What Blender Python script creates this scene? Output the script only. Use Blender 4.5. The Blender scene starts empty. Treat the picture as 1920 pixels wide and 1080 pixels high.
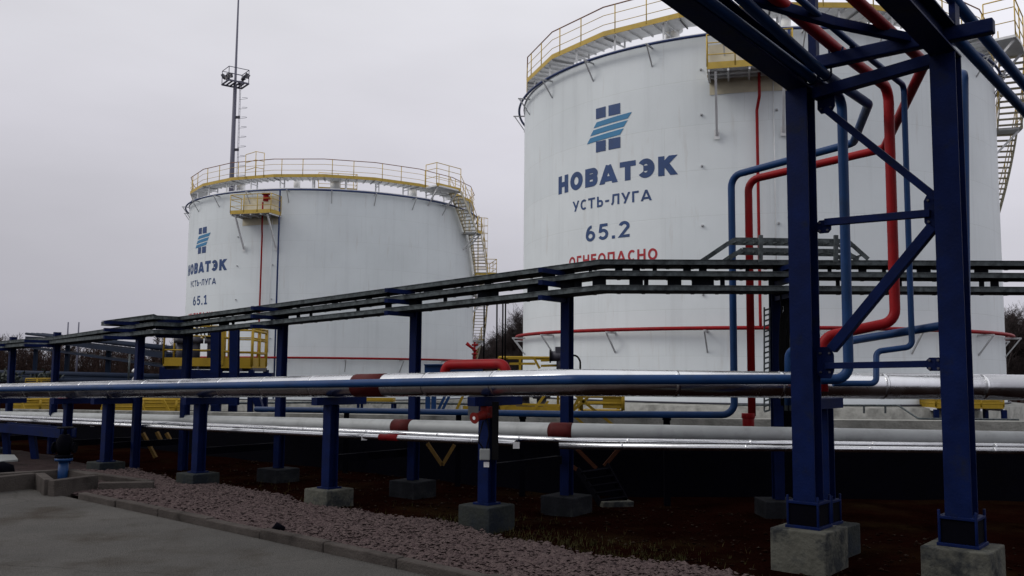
import bpy, bmesh, math, random
from mathutils import Vector, Matrix
random.seed(7)
S = bpy.context.scene
COL = S.collection
R_ = math.radians

# ------------------------------------------------------------------ camera
F_PX, PITCH, ROLL, EYE = 1700.0, math.atan(157/1700), R_(0.5), Vector((0, 0, 1.7))
cd = bpy.data.cameras.new('camera'); cam = bpy.data.objects.new('camera', cd); COL.objects.link(cam)
CM = Matrix.Rotation(math.pi/2 + PITCH, 3, 'X') @ Matrix.Rotation(ROLL, 3, 'Z')
cam.matrix_world = Matrix.Translation(EYE) @ CM.to_4x4()
cd.sensor_width = 36.0; cd.lens = 36.0*F_PX/1920
cd.clip_start = 0.05; cd.clip_end = 9000
S.camera = cam
S.render.resolution_x, S.render.resolution_y = 1024, 576

# ------------------------------------------------------------------ light
SUN_EL, SUN_AZ = R_(40), R_(-98)          # azimuth from +Y towards +X
W = bpy.data.worlds.new("World"); S.world = W; W.use_nodes = True
nt = W.node_tree; nt.nodes.clear(); N, L = nt.nodes, nt.links
out = N.new('ShaderNodeOutputWorld'); bg = N.new('ShaderNodeBackground')
sky = N.new('ShaderNodeTexSky'); sky.sky_type = 'NISHITA'; sky.sun_disc = False
sky.sun_elevation = SUN_EL; sky.sun_rotation = SUN_AZ
sky.air_density = 1.0; sky.dust_density = 6.0
bw = N.new('ShaderNodeHueSaturation'); bw.inputs['Saturation'].default_value = 0.12
L.new(sky.outputs[0], bw.inputs['Color'])
tc = N.new('ShaderNodeTexCoord'); sx = N.new('ShaderNodeSeparateXYZ'); L.new(tc.outputs['Generated'], sx.inputs[0])
rampz = N.new('ShaderNodeValToRGB'); L.new(sx.outputs['Z'], rampz.inputs[0])
e = rampz.color_ramp.elements
e[0].position = 0.0; e[0].color = (.37, .365, .415, 1)
e[1].position = 1.0; e[1].color = (.86, .86, .89, 1)
x = e.new(.12); x.color = (.47, .464, .512, 1)
x = e.new(.24); x.color = (.575, .566, .622, 1)
x = e.new(.45); x.color = (.70, .70, .74, 1)
# brighter towards the right hand side of the overcast
mr = N.new('ShaderNodeMapRange'); L.new(sx.outputs['X'], mr.inputs[0])
mr.inputs[1].default_value = -.5; mr.inputs[2].default_value = .45; mr.inputs[3].default_value = .90; mr.inputs[4].default_value = 1.16
noi = N.new('ShaderNodeTexNoise'); noi.inputs['Scale'].default_value = 2.6; noi.inputs['Detail'].default_value = 5
mp = N.new('ShaderNodeMapping'); mp.inputs['Scale'].default_value = (1, 1, 3.2); L.new(tc.outputs['Generated'], mp.inputs[0]); L.new(mp.outputs[0], noi.inputs['Vector'])
mr2 = N.new('ShaderNodeMapRange'); L.new(noi.outputs['Fac'], mr2.inputs[0])
mr2.inputs[1].default_value = .3; mr2.inputs[2].default_value = .7; mr2.inputs[3].default_value = .925; mr2.inputs[4].default_value = 1.06
mu = N.new('ShaderNodeMath'); mu.operation = 'MULTIPLY'; L.new(mr.outputs[0], mu.inputs[0]); L.new(mr2.outputs[0], mu.inputs[1])
vm = N.new('ShaderNodeVectorMath'); vm.operation = 'SCALE'; L.new(rampz.outputs[0], vm.inputs[0]); L.new(mu.outputs[0], vm.inputs['Scale'])
sc10 = N.new('ShaderNodeVectorMath'); sc10.operation = 'SCALE'; sc10.inputs['Scale'].default_value = 10.0; L.new(vm.outputs[0], sc10.inputs[0])
mx = N.new('ShaderNodeMix'); mx.data_type = 'RGBA'; mx.inputs[0].default_value = .92
L.new(bw.outputs[0], mx.inputs[6]); L.new(sc10.outputs[0], mx.inputs[7])
L.new(mx.outputs[2], bg.inputs['Color']); bg.inputs['Strength'].default_value = 0.121
L.new(bg.outputs[0], out.inputs[0])
sd = bpy.data.lights.new('sun', 'SUN'); sd.energy = 1.0; sd.angle = R_(25); sd.color = (1, .96, .9)
so = bpy.data.objects.new('sun', sd); COL.objects.link(so)
sdir = Vector((math.sin(SUN_AZ)*math.cos(SUN_EL), math.cos(SUN_AZ)*math.cos(SUN_EL), math.sin(SUN_EL)))
so.rotation_euler = sdir.to_track_quat('Z', 'Y').to_euler(); so.location = sdir*60
S.view_settings.view_transform = 'Standard'; S.view_settings.look = 'None'
S.view_settings.gamma = 1.0; S.view_settings.use_curve_mapping = False; S.view_settings.exposure = 0.0

# ------------------------------------------------------------------ helpers
def at(px, py, Y):
    r = CM @ Vector(((px-960)/F_PX, (540-py)/F_PX, -1.0))
    return EYE + r*(Y/r.y)
def V3(*a): return Vector(a)
Z = Vector((0, 0, 1))

class MB:
    def __init__(s): s.v = []; s.f = []; s.sm = []
    def add(s, vs, fs, smooth=False):
        o = len(s.v); s.v += [Vector(p) for p in vs]
        for i, f in enumerate(fs): s.f.append([o+k for k in f]); s.sm.append(smooth if isinstance(smooth, bool) else smooth[i])
        return s
    def prism(s, p, q, prof, up=Z):
        p, q = Vector(p), Vector(q); d = (q-p).normalized(); up = Vector(up)
        if abs(d.dot(up)) > .98: up = Vector((0, 1, 0)) if abs(d.y) < .9 else Vector((1, 0, 0))
        x = d.cross(up).normalized(); y = x.cross(d).normalized(); n = len(prof)
        vs = [p+x*a+y*b for a, b in prof]+[q+x*a+y*b for a, b in prof]
        fs = [[i, (i+1) % n, n+(i+1) % n, n+i] for i in range(n)]+[list(range(n))[::-1], [n+i for i in range(n)]]
        return s.add(vs, fs)
    def beam(s, p, q, w, h, up=Z):
        return s.prism(p, q, [(-w/2, -h/2), (w/2, -h/2), (w/2, h/2), (-w/2, h/2)], up)
    def hsec(s, p, q, w, h, t, up=Z):
        a, b = w/2, h/2; k = t/2
        return s.prism(p, q, [(-a, -b), (a, -b), (a, -b+t), (k, -b+t), (k, b-t), (a, b-t), (a, b), (-a, b), (-a, b-t), (-k, b-t), (-k, -b+t), (-a, -b+t)], up)
    def chan(s, p, q, w, h, t, up=Z):
        a, b = w/2, h/2
        return s.prism(p, q, [(-a, -b), (a, -b), (a, b), (a-t, b), (a-t, -b+t), (-a+t, -b+t), (-a+t, b), (-a, b)], up)
    def angle(s, p, q, w, t=.008, up=Z):
        return s.prism(p, q, [(0, 0), (w, 0), (w, t), (t, t), (t, w), (0, w)], up)
    def box(s, c, sx, sy, sz, ux=(1, 0)):
        """box standing on c (bottom centre), plan axis ux"""
        c = Vector(c); a = Vector((ux[0], ux[1], 0)).normalized()*sx/2; b = Vector((-ux[1], ux[0], 0)).normalized()*sy/2; z = Z*sz
        vs = [c-a-b, c+a-b, c+a+b, c-a+b]; vs += [p+z for p in vs]
        return s.add(vs, [[3, 2, 1, 0], [4, 5, 6, 7], [0, 1, 5, 4], [1, 2, 6, 5], [2, 3, 7, 6], [3, 0, 4, 7]])
    def tube(s, pts, r, n=12, caps=True, closed=False):
        pts = [Vector(p) for p in pts]; m = len(pts); vs = []; fs = []; up = None
        rr = r if isinstance(r, (list, tuple)) else [r]*m
        for i, p in enumerate(pts):
            if closed: d = (pts[(i+1) % m]-pts[i-1]).normalized()
            else: d = (pts[min(i+1, m-1)]-pts[max(i-1, 0)]).normalized()
            if up is None:
                up = Z if abs(d.z) < .9 else Vector((1, 0, 0))
            x = d.cross(up).normalized(); up = x.cross(d).normalized()
            for k in range(n):
                t = 2*math.pi*k/n; vs.append(p+(x*math.cos(t)+up*math.sin(t))*rr[i])
        for i in range(m if closed else m-1):
            j = (i+1) % m
            for k in range(n): fs.append([i*n+k, i*n+(k+1) % n, j*n+(k+1) % n, j*n+k])
        sm = [True]*len(fs)
        if caps and not closed:
            fs += [list(range(n))[::-1], [(m-1)*n+k for k in range(n)]]; sm += [False, False]
        return s.add(vs, fs, sm)
    def pipe(s, pts, r, bend=.15, n=14): return s.tube(fillet(pts, bend), r, n)
    def cyl(s, p, q, r, n=16): return s.tube([p, q], r, n)
    def rev(s, prof, n=96, a0=0, a1=360, smooth=True):
        full = abs(a1-a0) >= 360; m = n if full else n+1; vs = []; fs = []; k = len(prof)
        for i in range(m):
            a = R_(a0+(a1-a0)*i/n)
            for r, z in prof: vs.append((r*math.sin(a), -r*math.cos(a), z))
        for i in range(n):
            j = (i+1) % m
            for c in range(k-1): fs.append([i*k+c, j*k+c, j*k+c+1, i*k+c+1])
        return s.add(vs, fs, smooth)
    def rail(s, pts, h=1.1, r=.021, mids=(.37, .74), step=1.5, posts=None, sq=False):
        pts = [Vector(p) for p in pts]; n = 6
        for z in tuple(mids)+(1.0,):
            rr = r if z == 1.0 else r*.72
            for a, b in zip(pts, pts[1:]): s.cyl(a+Z*h*z, b+Z*h*z, rr, n)
        P = list(pts) if posts is None else posts
        if posts is None:
            for a, b in zip(pts, pts[1:]):
                k = max(1, round((b-a).length/step))
                P += [a.lerp(b, i/k) for i in range(1, k)]
        for p in P: s.cyl(p, p+Z*h, r, n)
        return s
    def build(s, name, mat, parent=None, bevel=0, local=False):
        me = bpy.data.meshes.new(name); o = bpy.data.objects.new(name, me); COL.objects.link(o)
        off = Vector((0, 0, 0))
        if parent is not None:
            o.parent = parent
            if not local: off = world_loc(parent)
        elif not local and s.v:
            xs = [p.x for p in s.v]; ys = [p.y for p in s.v]; zs = [p.z for p in s.v]
            off = Vector(((min(xs)+max(xs))/2, (min(ys)+max(ys))/2, min(zs))); o.location = off
        me.from_pydata([p-off for p in s.v], [], s.f); me.polygons.foreach_set('use_smooth', s.sm)
        bm = bmesh.new(); bm.from_mesh(me); bmesh.ops.recalc_face_normals(bm, faces=bm.faces); bm.to_mesh(me); bm.free()
        me.materials.append(mat)
        if bevel:
            b = o.modifiers.new('bevel', 'BEVEL'); b.width = bevel; b.segments = 2; b.limit_method = 'ANGLE'; b.angle_limit = R_(50)
        return o
def world_loc(o):
    p = o.location.copy()
    while o.parent is not None: o = o.parent; p += o.location
    return p
def fillet(pts, rad, n=6):
    pts = [Vector(p) for p in pts]; res = [pts[0]]
    for a, b, c in zip(pts, pts[1:], pts[2:]):
        u = (a-b); w = (c-b); lu, lw = u.length, w.length; u.normalize(); w.normalize()
        ang = u.angle(w)
        if ang > 3.1: res.append(b); continue
        t = min(rad/math.tan(ang/2), lu*.49, lw*.49); r = t*math.tan(ang/2)
        ctr = b+(u+w).normalized()*(r/math.sin(ang/2))
        p0, p1 = b+u*t, b+w*t; d0, d1 = p0-ctr, p1-ctr; tot = d0.angle(d1)
        for i in range(n+1):
            f = i/n; res.append(ctr+(d0*math.sin((1-f)*tot)+d1*math.sin(f*tot))/math.sin(tot))
    res.append(pts[-1]); return res
def tag(o, label=None, cat=None, group=None, kind=None):
    if label: o['label'] = label
    if cat: o['category'] = cat
    if group: o['group'] = group
    if kind: o['kind'] = kind
    return o
def thing(name, label, cat, loc, group=None, rz=0):
    o = bpy.data.objects.new(name, None); COL.objects.link(o); o.empty_display_size = .2
    o.location = loc; o.rotation_euler = (0, 0, rz)
    return tag(o, label, cat, group)

# ------------------------------------------------------------------ materials
def mat(name, col, rough=.5, metal=0.0, var=.12, scale=6.0, bump=0.0, bscale=40., col2=None, fac2=(.5, .7), scale2=2., spec=.5, stretch=(1, 1, 1)):
    m = bpy.data.materials.new(name); m.use_nodes = True; n, l = m.node_tree.nodes, m.node_tree.links
    b = n['Principled BSDF']; b.inputs['Roughness'].default_value = rough; b.inputs['Metallic'].default_value = metal
    b.inputs['Specular IOR Level'].default_value = spec
    t = n.new('ShaderNodeTexCoord'); mpn = n.new('ShaderNodeMapping'); mpn.inputs['Scale'].default_value = stretch
    l.new(t.outputs['Object'], mpn.inputs[0])
    a = n.new('ShaderNodeTexNoise'); a.inputs['Scale'].default_value = scale; a.inputs['Detail'].default_value = 6; l.new(mpn.outputs[0], a.inputs['Vector'])
    r = n.new('ShaderNodeMapRange'); l.new(a.outputs['Fac'], r.inputs[0]); r.inputs[1].default_value = .25; r.inputs[2].default_value = .75
    r.inputs[3].default_value = 1-var; r.inputs[4].default_value = 1+var
    c = n.new('ShaderNodeRGB'); c.outputs[0].default_value = (*col, 1); src = c.outputs[0]
    if col2:
        a2 = n.new('ShaderNodeTexNoise'); a2.inputs['Scale'].default_value = scale2; a2.inputs['Detail'].default_value = 8; a2.inputs['Roughness'].default_value = .65
        l.new(mpn.outputs[0], a2.inputs['Vector'])
        r2 = n.new('ShaderNodeMapRange'); l.new(a2.outputs['Fac'], r2.inputs[0]); r2.inputs[1].default_value = fac2[0]; r2.inputs[2].default_value = fac2[1]
        mm = n.new('ShaderNodeMix'); mm.data_type = 'RGBA'; l.new(r2.outputs[0], mm.inputs[0]); l.new(src, mm.inputs[6]); mm.inputs[7].default_value = (*col2, 1)
        src = mm.outputs[2]
    v = n.new('ShaderNodeVectorMath'); v.operation = 'SCALE'; l.new(src, v.inputs[0]); l.new(r.outputs[0], v.inputs['Scale'])
    l.new(v.outputs[0], b.inputs['Base Color'])
    rr = n.new('ShaderNodeMapRange'); l.new(a.outputs['Fac'], rr.inputs[0]); rr.inputs[3].default_value = max(.05, rough-.12); rr.inputs[4].default_value = min(1, rough+.12)
    l.new(rr.outputs[0], b.inputs['Roughness'])
    if bump:
        k = n.new('ShaderNodeTexNoise'); k.inputs['Scale'].default_value = bscale; k.inputs['Detail'].default_value = 5; l.new(mpn.outputs[0], k.inputs['Vector'])
        bp = n.new('ShaderNodeBump'); bp.inputs['Strength'].default_value = bump; bp.inputs['Distance'].default_value = .02
        l.new(k.outputs['Fac'], bp.inputs['Height']); l.new(bp.outputs[0], b.inputs['Normal'])
    return m
M = {}
M['navy'] = mat('navy_paint', (.0013, .0064, .042), .55, 0, .3, 5, .12, 45, (.0055, .0085, .022), (.56, .72), 4, .08)
M['blue'] = mat('blue_pipe_paint', (.006, .034, .115), .45, 0, .2, 4, .05, 50, (.010, .03, .075), (.55, .75), 3, .2)
M['rimblue'] = mat('dark_blue_paint', (.008, .028, .12), .5, 0, .2, 3)
M['red'] = mat('red_paint', (.235, .006, .009), .5, 0, .2, 4, .05, 50, (.15, .007, .009), (.5, .75), 3, .15)
M['redband'] = mat('oxide_red_band', (.060, .006, .006), .65, 0, .25, 6, spec=.15)
M['yellow'] = mat('yellow_paint', (.50, .345, .06), .55, 0, .18, 3, .05, 40, (.34, .22, .06), (.55, .8), 3, .4)
M['redrail'] = mat('weathered_top_rail_paint', (.20, .085, .05), .6, 0, .3, 3)
M['white'] = mat('white_steel_paint', (.66, .67, .68), .5, 0, .1, 3, .03, 30, (.45, .43, .40), (.58, .8), 2)
M['galv'] = mat('galvanised_steel', (.085, .10, .105), .6, .2, .35, 14, .15, 90, (.035, .042, .045), (.42, .62), 11, .2)
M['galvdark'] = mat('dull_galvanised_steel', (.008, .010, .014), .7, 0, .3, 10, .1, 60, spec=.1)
M['clad'] = mat('aluminium_cladding', (.68, .69, .71), .26, 1.0, .05, 3, .10, 9, (.55, .55, .56), (.55, .8), 4)
M['cladgrey'] = mat('dull_grey_cladding', (.34, .355, .36), .6, .15, .12, 3, .05, 12, (.26, .27, .27), (.5, .75), 4, .3)
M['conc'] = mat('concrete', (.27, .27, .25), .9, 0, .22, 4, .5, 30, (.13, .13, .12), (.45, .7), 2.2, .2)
M['concdark'] = mat('dark_stained_concrete', (.027, .030, .028), .9, 0, .35, 5, .6, 25, (.010, .013, .018), (.42, .62), 2.6, .1)  # dark concrete with randomly placed darker blotches
M['black_and_shade'] = mat('black_with_painted_shade', (.0012, .0012, .0035), .85, 0, .3, 3, .2, 20, spec=.04)  # near-black: some parts' own colour, elsewhere shade put into the colour
M['plantyellow'] = mat('plant_yellow_paint', (.33, .215, .018), .55, 0, .25, 3, .05, 40, (.17, .11, .02), (.52, .75), 3, .2)
M['stair'] = mat('cream_stair_paint', (.50, .46, .35), .6, 0, .15, 3, spec=.2)
M['sirenred'] = mat('faded_siren_red', (.15, .012, .010), .6, 0, .25, 8, spec=.15)
M['bracket'] = mat('grey_white_bracket_paint', (.42, .43, .44), .6, 0, .15, 4)
M['cream'] = mat('stained_cream_sheet', (.58, .53, .40), .7, 0, .15, 2, spec=.1)
M['shaded'] = mat('shade_darkened_concrete', (.012, .013, .016), .9, 0, .4, 5, .6, 25, (.03, .032, .032), (.56, .72), 3, .05)  # footing concrete with the shade under the pipes put into its colour
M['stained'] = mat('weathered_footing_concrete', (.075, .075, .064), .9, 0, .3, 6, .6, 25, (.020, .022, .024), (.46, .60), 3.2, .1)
M['rust'] = mat('rusty_shade_dimmed_paint', (.045, .016, .008), .8, 0, .35, 6, spec=.1)  # rust-red stair frame colour, darkened to stand for shade
M['duskyellow'] = mat('shade_darkened_yellow', (.10, .06, .018), .75, 0, .35, 6, spec=.1)  # yellow paint darkened to carry the shade below the pipes
M['farblue'] = mat('distant_weathered_blue', (.008, .014, .030), .8, 0, .35, .6, spec=.1)
M['black'] = mat('black_rubber', (.004, .004, .005), .7, 0, .2, 8, spec=.1)
M['steeldark'] = mat('dark_painted_steel', (.03, .03, .045), .6, 0, .2, 4)
M['mast'] = mat('mast_paint', (.085, .085, .125), .6, 0, .15, .6)
M['tagw'] = mat('white_enamel', (.72, .72, .73), .5, 0, .06, 6)
M['boxgrey'] = mat('grey_enclosure', (.20, .21, .21), .5, 0, .15, 6)
M['letblue'] = mat('lettering_blue', (.010, .045, .155), .55, 0, .22, 1.6, 0, 40, (.03, .08, .20), (.55, .75), 1.1)
M['letcyan'] = mat('emblem_light_blue', (.025, .18, .36), .55, 0, .1, 1.2)
M['letred'] = mat('lettering_red', (.36, .012, .022), .55, 0, .1, 1.2)
M['bark'] = mat('bare_twig_bark', (.05, .04, .04), .9, 0, .3, 1.5, spec=.05)
M['wood'] = mat('woodland_twigs', (.030, .019, .017), .95, 0, .4, .3, spec=.05)
M['lamp'] = mat('floodlight_glass', (.5, .5, .52), .2, .3, .05, 6)

def shell_mat():
    m = bpy.data.materials.new('white_tank_paint'); m.use_nodes = True; n, l = m.node_tree.nodes, m.node_tree.links
    b = n['Principled BSDF']; b.inputs['Roughness'].default_value = .5; b.inputs['Specular IOR Level'].default_value = .35
    t = n.new('ShaderNodeTexCoord'); s = n.new('ShaderNodeSeparateXYZ'); l.new(t.outputs['Object'], s.inputs[0])
    an = n.new('ShaderNodeMath'); an.operation = 'ARCTAN2'; l.new(s.outputs['X'], an.inputs[0]); l.new(s.outputs['Y'], an.inputs[1])
    ar = n.new('ShaderNodeMath'); ar.operation = 'MULTIPLY'; ar.inputs[1].default_value = 10.46; l.new(an.outputs[0], ar.inputs[0])
    cb = n.new('ShaderNodeCombineXYZ'); l.new(ar.outputs[0], cb.inputs[0]); l.new(s.outputs['Z'], cb.inputs[1])
    br = n.new('ShaderNodeTexBrick'); l.new(cb.outputs[0], br.inputs['Vector']); br.inputs['Scale'].default_value = 1.0
    br.inputs['Brick Width'].default_value = 5.9; br.inputs['Row Height'].default_value = 1.69; br.inputs['Mortar Size'].default_value = .012
    br.inputs['Mortar Smooth'].default_value = .6; br.inputs['Color1'].default_value = (1, 1, 1, 1); br.inputs['Color2'].default_value = (.965, .97, .975, 1); br.inputs['Mortar'].default_value = (.885, .885, .875, 1)
    def noise(scale, sx, sz, lo, hi, a, bb, det=6):
        k = n.new('ShaderNodeMapping'); k.inputs['Scale'].default_value = (sx, sz, 1); l.new(cb.outputs[0], k.inputs[0])
        q = n.new('ShaderNodeTexNoise'); q.inputs['Scale'].default_value = scale; q.inputs['Detail'].default_value = det; q.inputs['Roughness'].default_value = .6; l.new(k.outputs[0], q.inputs['Vector'])
        r = n.new('ShaderNodeMapRange'); l.new(q.outputs['Fac'], r.inputs[0]); r.inputs[1].default_value = lo; r.inputs[2].default_value = hi; r.inputs[3].default_value = a; r.inputs[4].default_value = bb
        return r.outputs[0]
    st = noise(1.0, 2.2, .10, .52, .78, 1.0, .90)      # vertical run-off streaks
    bl = noise(.35, 1, 1, .35, .7, 1.02, .93)          # broad soiling
    rust = noise(1.6, 1.8, .22, .60, .80, 0, .5)
    fine = noise(30, 1, 1, .3, .7, .985, 1.015)
    base = n.new('ShaderNodeRGB'); base.outputs[0].default_value = (.70, .745, .765, 1)
    cur = n.new('ShaderNodeMix'); cur.data_type = 'RGBA'; cur.blend_type = 'MULTIPLY'; cur.inputs[0].default_value = 1
    l.new(base.outputs[0], cur.inputs[6]); l.new(br.outputs['Color'], cur.inputs[7]); o = cur.outputs[2]
    for f in (st, bl, fine):
        v = n.new('ShaderNodeVectorMath'); v.operation = 'SCALE'; l.new(o, v.inputs[0]); l.new(f, v.inputs['Scale']); o = v.outputs[0]
    rm = n.new('ShaderNodeMix'); rm.data_type = 'RGBA'; l.new(rust, rm.inputs[0]); l.new(o, rm.inputs[6]); rm.inputs[7].default_value = (.45, .42, .38, 1)
    l.new(rm.outputs[2], b.inputs['Base Color'])
    bp = n.new('ShaderNodeBump'); bp.inputs['Strength'].default_value = .25; bp.inputs['Distance'].default_value = .02; l.new(br.outputs['Fac'], bp.inputs['Height'])
    bp.invert = True
    k = n.new('ShaderNodeTexNoise'); k.inputs['Scale'].default_value = .5; l.new(cb.outputs[0], k.inputs['Vector'])
    bp2 = n.new('ShaderNodeBump'); bp2.inputs['Strength'].default_value = .25; bp2.inputs['Distance'].default_value = .06; l.new(k.outputs['Fac'], bp2.inputs['Height'])
    l.new(bp.outputs[0], bp2.inputs['Normal']); l.new(bp2.outputs[0], b.inputs['Normal'])
    return m
M['shell'] = shell_mat()

def ground_mat(name, c1, c2, c3, s1, s2, bump, bs, rough=.95, spec=.06):
    m = bpy.data.materials.new(name); m.use_nodes = True; n, l = m.node_tree.nodes, m.node_tree.links
    b = n['Principled BSDF']; b.inputs['Roughness'].default_value = rough; b.inputs['Specular IOR Level'].default_value = spec
    t = n.new('ShaderNodeTexCoord')
    def nz(s, lo, hi, det=8):
        q = n.new('ShaderNodeTexNoise'); q.inputs['Scale'].default_value = s; q.inputs['Detail'].default_value = det; q.inputs['Roughness'].default_value = .65; l.new(t.outputs['Object'], q.inputs['Vector'])
        r = n.new('ShaderNodeMapRange'); l.new(q.outputs['Fac'], r.inputs[0]); r.inputs[1].default_value = lo; r.inputs[2].default_value = hi; return r.outputs[0]
    a = n.new('ShaderNodeMix'); a.data_type = 'RGBA'; l.new(nz(s1, .35, .65), a.inputs[0]); a.inputs[6].default_value = (*c1, 1); a.inputs[7].default_value = (*c2, 1)
    c = n.new('ShaderNodeMix'); c.data_type = 'RGBA'; l.new(nz(s2, .52, .68), c.inputs[0]); l.new(a.outputs[2], c.inputs[6]); c.inputs[7].default_value = (*c3, 1)
    l.new(c.outputs[2], b.inputs['Base Color'])
    q = n.new('ShaderNodeTexNoise'); q.inputs['Scale'].default_value = bs; q.inputs['Detail'].default_value = 6; l.new(t.outputs['Object'], q.inputs['Vector'])
    bp = n.new('ShaderNodeBump'); bp.inputs['Strength'].default_value = bump; bp.inputs['Distance'].default_value = .03; l.new(q.outputs['Fac'], bp.inputs['Height']); l.new(bp.outputs[0], b.inputs['Normal'])
    return m
M['soil'] = ground_mat('damp_soil', (.0035, .0010, .0008), (.0085, .0024, .0016), (.011, .0065, .003), 1.1, .6, .9, 22, spec=0)
M['asphalt'] = ground_mat('asphalt', (.054, .052, .050), (.086, .082, .077), (.047, .041, .035), .35, .8, .8, 70, .9)
def asphalt_detail(m):
    n, l = m.node_tree.nodes, m.node_tree.links; b = n['Principled BSDF']; src = b.inputs['Base Color'].links[0].from_socket
    t = n.new('ShaderNodeTexCoord')
    q = n.new('ShaderNodeTexNoise'); q.inputs['Scale'].default_value = 95; q.inputs['Detail'].default_value = 3; q.inputs['Roughness'].default_value = .8; l.new(t.outputs['Object'], q.inputs['Vector'])
    r = n.new('ShaderNodeMapRange'); l.new(q.outputs['Fac'], r.inputs[0]); r.inputs[1].default_value = .3; r.inputs[2].default_value = .7; r.inputs[3].default_value = .55; r.inputs[4].default_value = 1.5
    v = n.new('ShaderNodeVectorMath'); v.operation = 'SCALE'; l.new(src, v.inputs[0]); l.new(r.outputs[0], v.inputs['Scale'])
    wv = n.new('ShaderNodeTexNoise'); wv.inputs['Scale'].default_value = 1.5; wv.inputs['Detail'].default_value = 6; l.new(t.outputs['Object'], wv.inputs['Vector'])
    ad = n.new('ShaderNodeVectorMath'); ad.operation = 'MULTIPLY_ADD'; l.new(wv.outputs['Color'], ad.inputs[0]); ad.inputs[1].default_value = (.5, .5, 0); l.new(t.outputs['Object'], ad.inputs[2])
    vo = n.new('ShaderNodeTexVoronoi'); vo.feature = 'DISTANCE_TO_EDGE'; vo.inputs['Scale'].default_value = .32; l.new(ad.outputs[0], vo.inputs['Vector'])
    r2 = n.new('ShaderNodeMapRange'); l.new(vo.outputs['Distance'], r2.inputs[0]); r2.inputs[1].default_value = .0; r2.inputs[2].default_value = .006; r2.inputs[3].default_value = .78; r2.inputs[4].default_value = 1
    v2 = n.new('ShaderNodeVectorMath'); v2.operation = 'SCALE'; l.new(v.outputs[0], v2.inputs[0]); l.new(r2.outputs[0], v2.inputs['Scale']); l.new(v2.outputs[0], b.inputs['Base Color'])
asphalt_detail(M['asphalt'])
M['gravelbed'] = ground_mat('gravel_bed', (.020, .013, .013), (.035, .024, .024), (.012, .009, .009), 9, 3, .8, 60)
M['kerb'] = ground_mat('kerb_concrete', (.046, .040, .037), (.072, .063, .058), (.017, .015, .014), 3, 1.5, .5, 50)

# ------------------------------------------------------------------ ground, road, gravel, kerb
def gz(x, y):
    return -max(0, min(2.25, .025*(y-20)))
def strip(name, mtl, xs, ys, zf, kind='structure'):
    b = MB(); vs = [(x, y, zf(x, y)) for y in ys for x in xs]; n = len(xs)
    b.add(vs, [[j*n+i, j*n+i+1, (j+1)*n+i+1, (j+1)*n+i] for j in range(len(ys)-1) for i in range(n-1)], True)
    o = b.build(name, mtl, local=True); return tag(o, kind=kind)
xs = [-6000, -1500, -500, -200, -100, -60, -40] + [-25+i*.5 for i in range(0, 101)] + [40, 60, 100, 200, 500, 1500, 6000]
ys = [-400, -60, -20, -8, -2, 2] + [4+i*.5 for i in range(0, 65)] + [40, 50, 60, 70, 80, 90, 100, 110, 130, 200, 500, 1500, 8000]
from mathutils import noise as NZ
def soil_z(x, y):
    if -20 < x < 20 and 5 < y < 19: return gz(x, y)+.035*NZ.noise(Vector((x*1.3, y*1.3, 0)))
    return gz(x, y)
strip('ground', M['soil'], xs, ys, soil_z)

KD = (Vector((-.44, 7.36, 0))-Vector((-5.55, 11.75, 0))).normalized()      # kerb direction, towards the right
KN = Vector((KD.y, -KD.x, 0));  KN = KN if KN.y < 0 else -KN                # towards the road
K0 = Vector((-5.55, 11.75, 0))
def KP(s, t, z=0): return K0+KD*s+KN*t+Z*z
# road: a sheet on the camera side of the kerb
b = MB(); b.add([KP(-60, .0, .045), KP(40, .0, .045), KP(40, 22, .045), KP(-60, 22, .045)], [[0, 1, 2, 3]])
tag(b.build('road', M['asphalt'], local=True), kind='structure')
# kerb stones as one long line with joints
b = MB(); s_ = 0.05
while s_ < 22:
    ln = 1.0; j = random.uniform(-.012, .012); z = .125+random.uniform(-.012, .012)
    p, q = KP(s_, -.07+j, z/2), KP(s_+ln-.015, -.07+j+random.uniform(-.01, .01), z/2)
    b.beam(p, q, .11, z); s_ += ln
tag(b.build('kerb', M['kerb'], bevel=.012, local=True), kind='structure')
# gravel strip between kerb and soil (bed sheet plus real stones)
def gw(s): return 1.80-.035*s+.12*math.sin(s*1.7)+.06*math.sin(s*4.1+1)
b = MB(); vs = []; fs = []
for i in range(0, 121):
    s_ = -9+i*.25
    for k in range(9): vs.append(KP(s_, -.14-k/8*gw(s_), .045+.02*math.sin(k*math.pi/8)+.012*NZ.noise(Vector((s_*3, k, 0)))))
fs = [[i*9+k, (i+1)*9+k, (i+1)*9+k+1, i*9+k+1] for i in range(120) for k in range(8)]
b.add(vs, fs, True); tag(b.build('gravel_bed', M['gravelbed'], local=True), kind='structure')
b = MB(); oct_f = [[0, 2, 4], [2, 1, 4], [1, 3, 4], [3, 0, 4], [2, 0, 5], [1, 2, 5], [3, 1, 5], [0, 3, 5]]
for i in range(26000):
    s_ = random.uniform(-3, 10.5); t = random.random(); p = KP(s_, -.15-t*(gw(s_)+random.gauss(0, .05)), .055+.02*math.sin(t*math.pi))
    r = random.uniform(.008, .023) if random.random() < .93 else random.uniform(.02, .045); an = random.uniform(0, 6.28); c, s = math.cos(an), math.sin(an); fl = random.uniform(.3, .7); el = random.uniform(1, 1.7)
    vs = []
    for ax in ((1, 0, 0), (-1, 0, 0), (0, 1, 0), (0, -1, 0), (0, 0, 1), (0, 0, -1)):
        q = Vector(ax)*r*random.uniform(.75, 1.2); q = Vector((q.x*el, q.y, q.z*fl)); vs.append(p+Vector((q.x*c-q.y*s, q.x*s+q.y*c, q.z)))
    b.add(vs, oct_f)
M['stone'] = ground_mat('crushed_stone', (.050, .034, .036), (.100, .077, .073), (.020, .015, .016), 30, 14, .3, 90)
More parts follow.
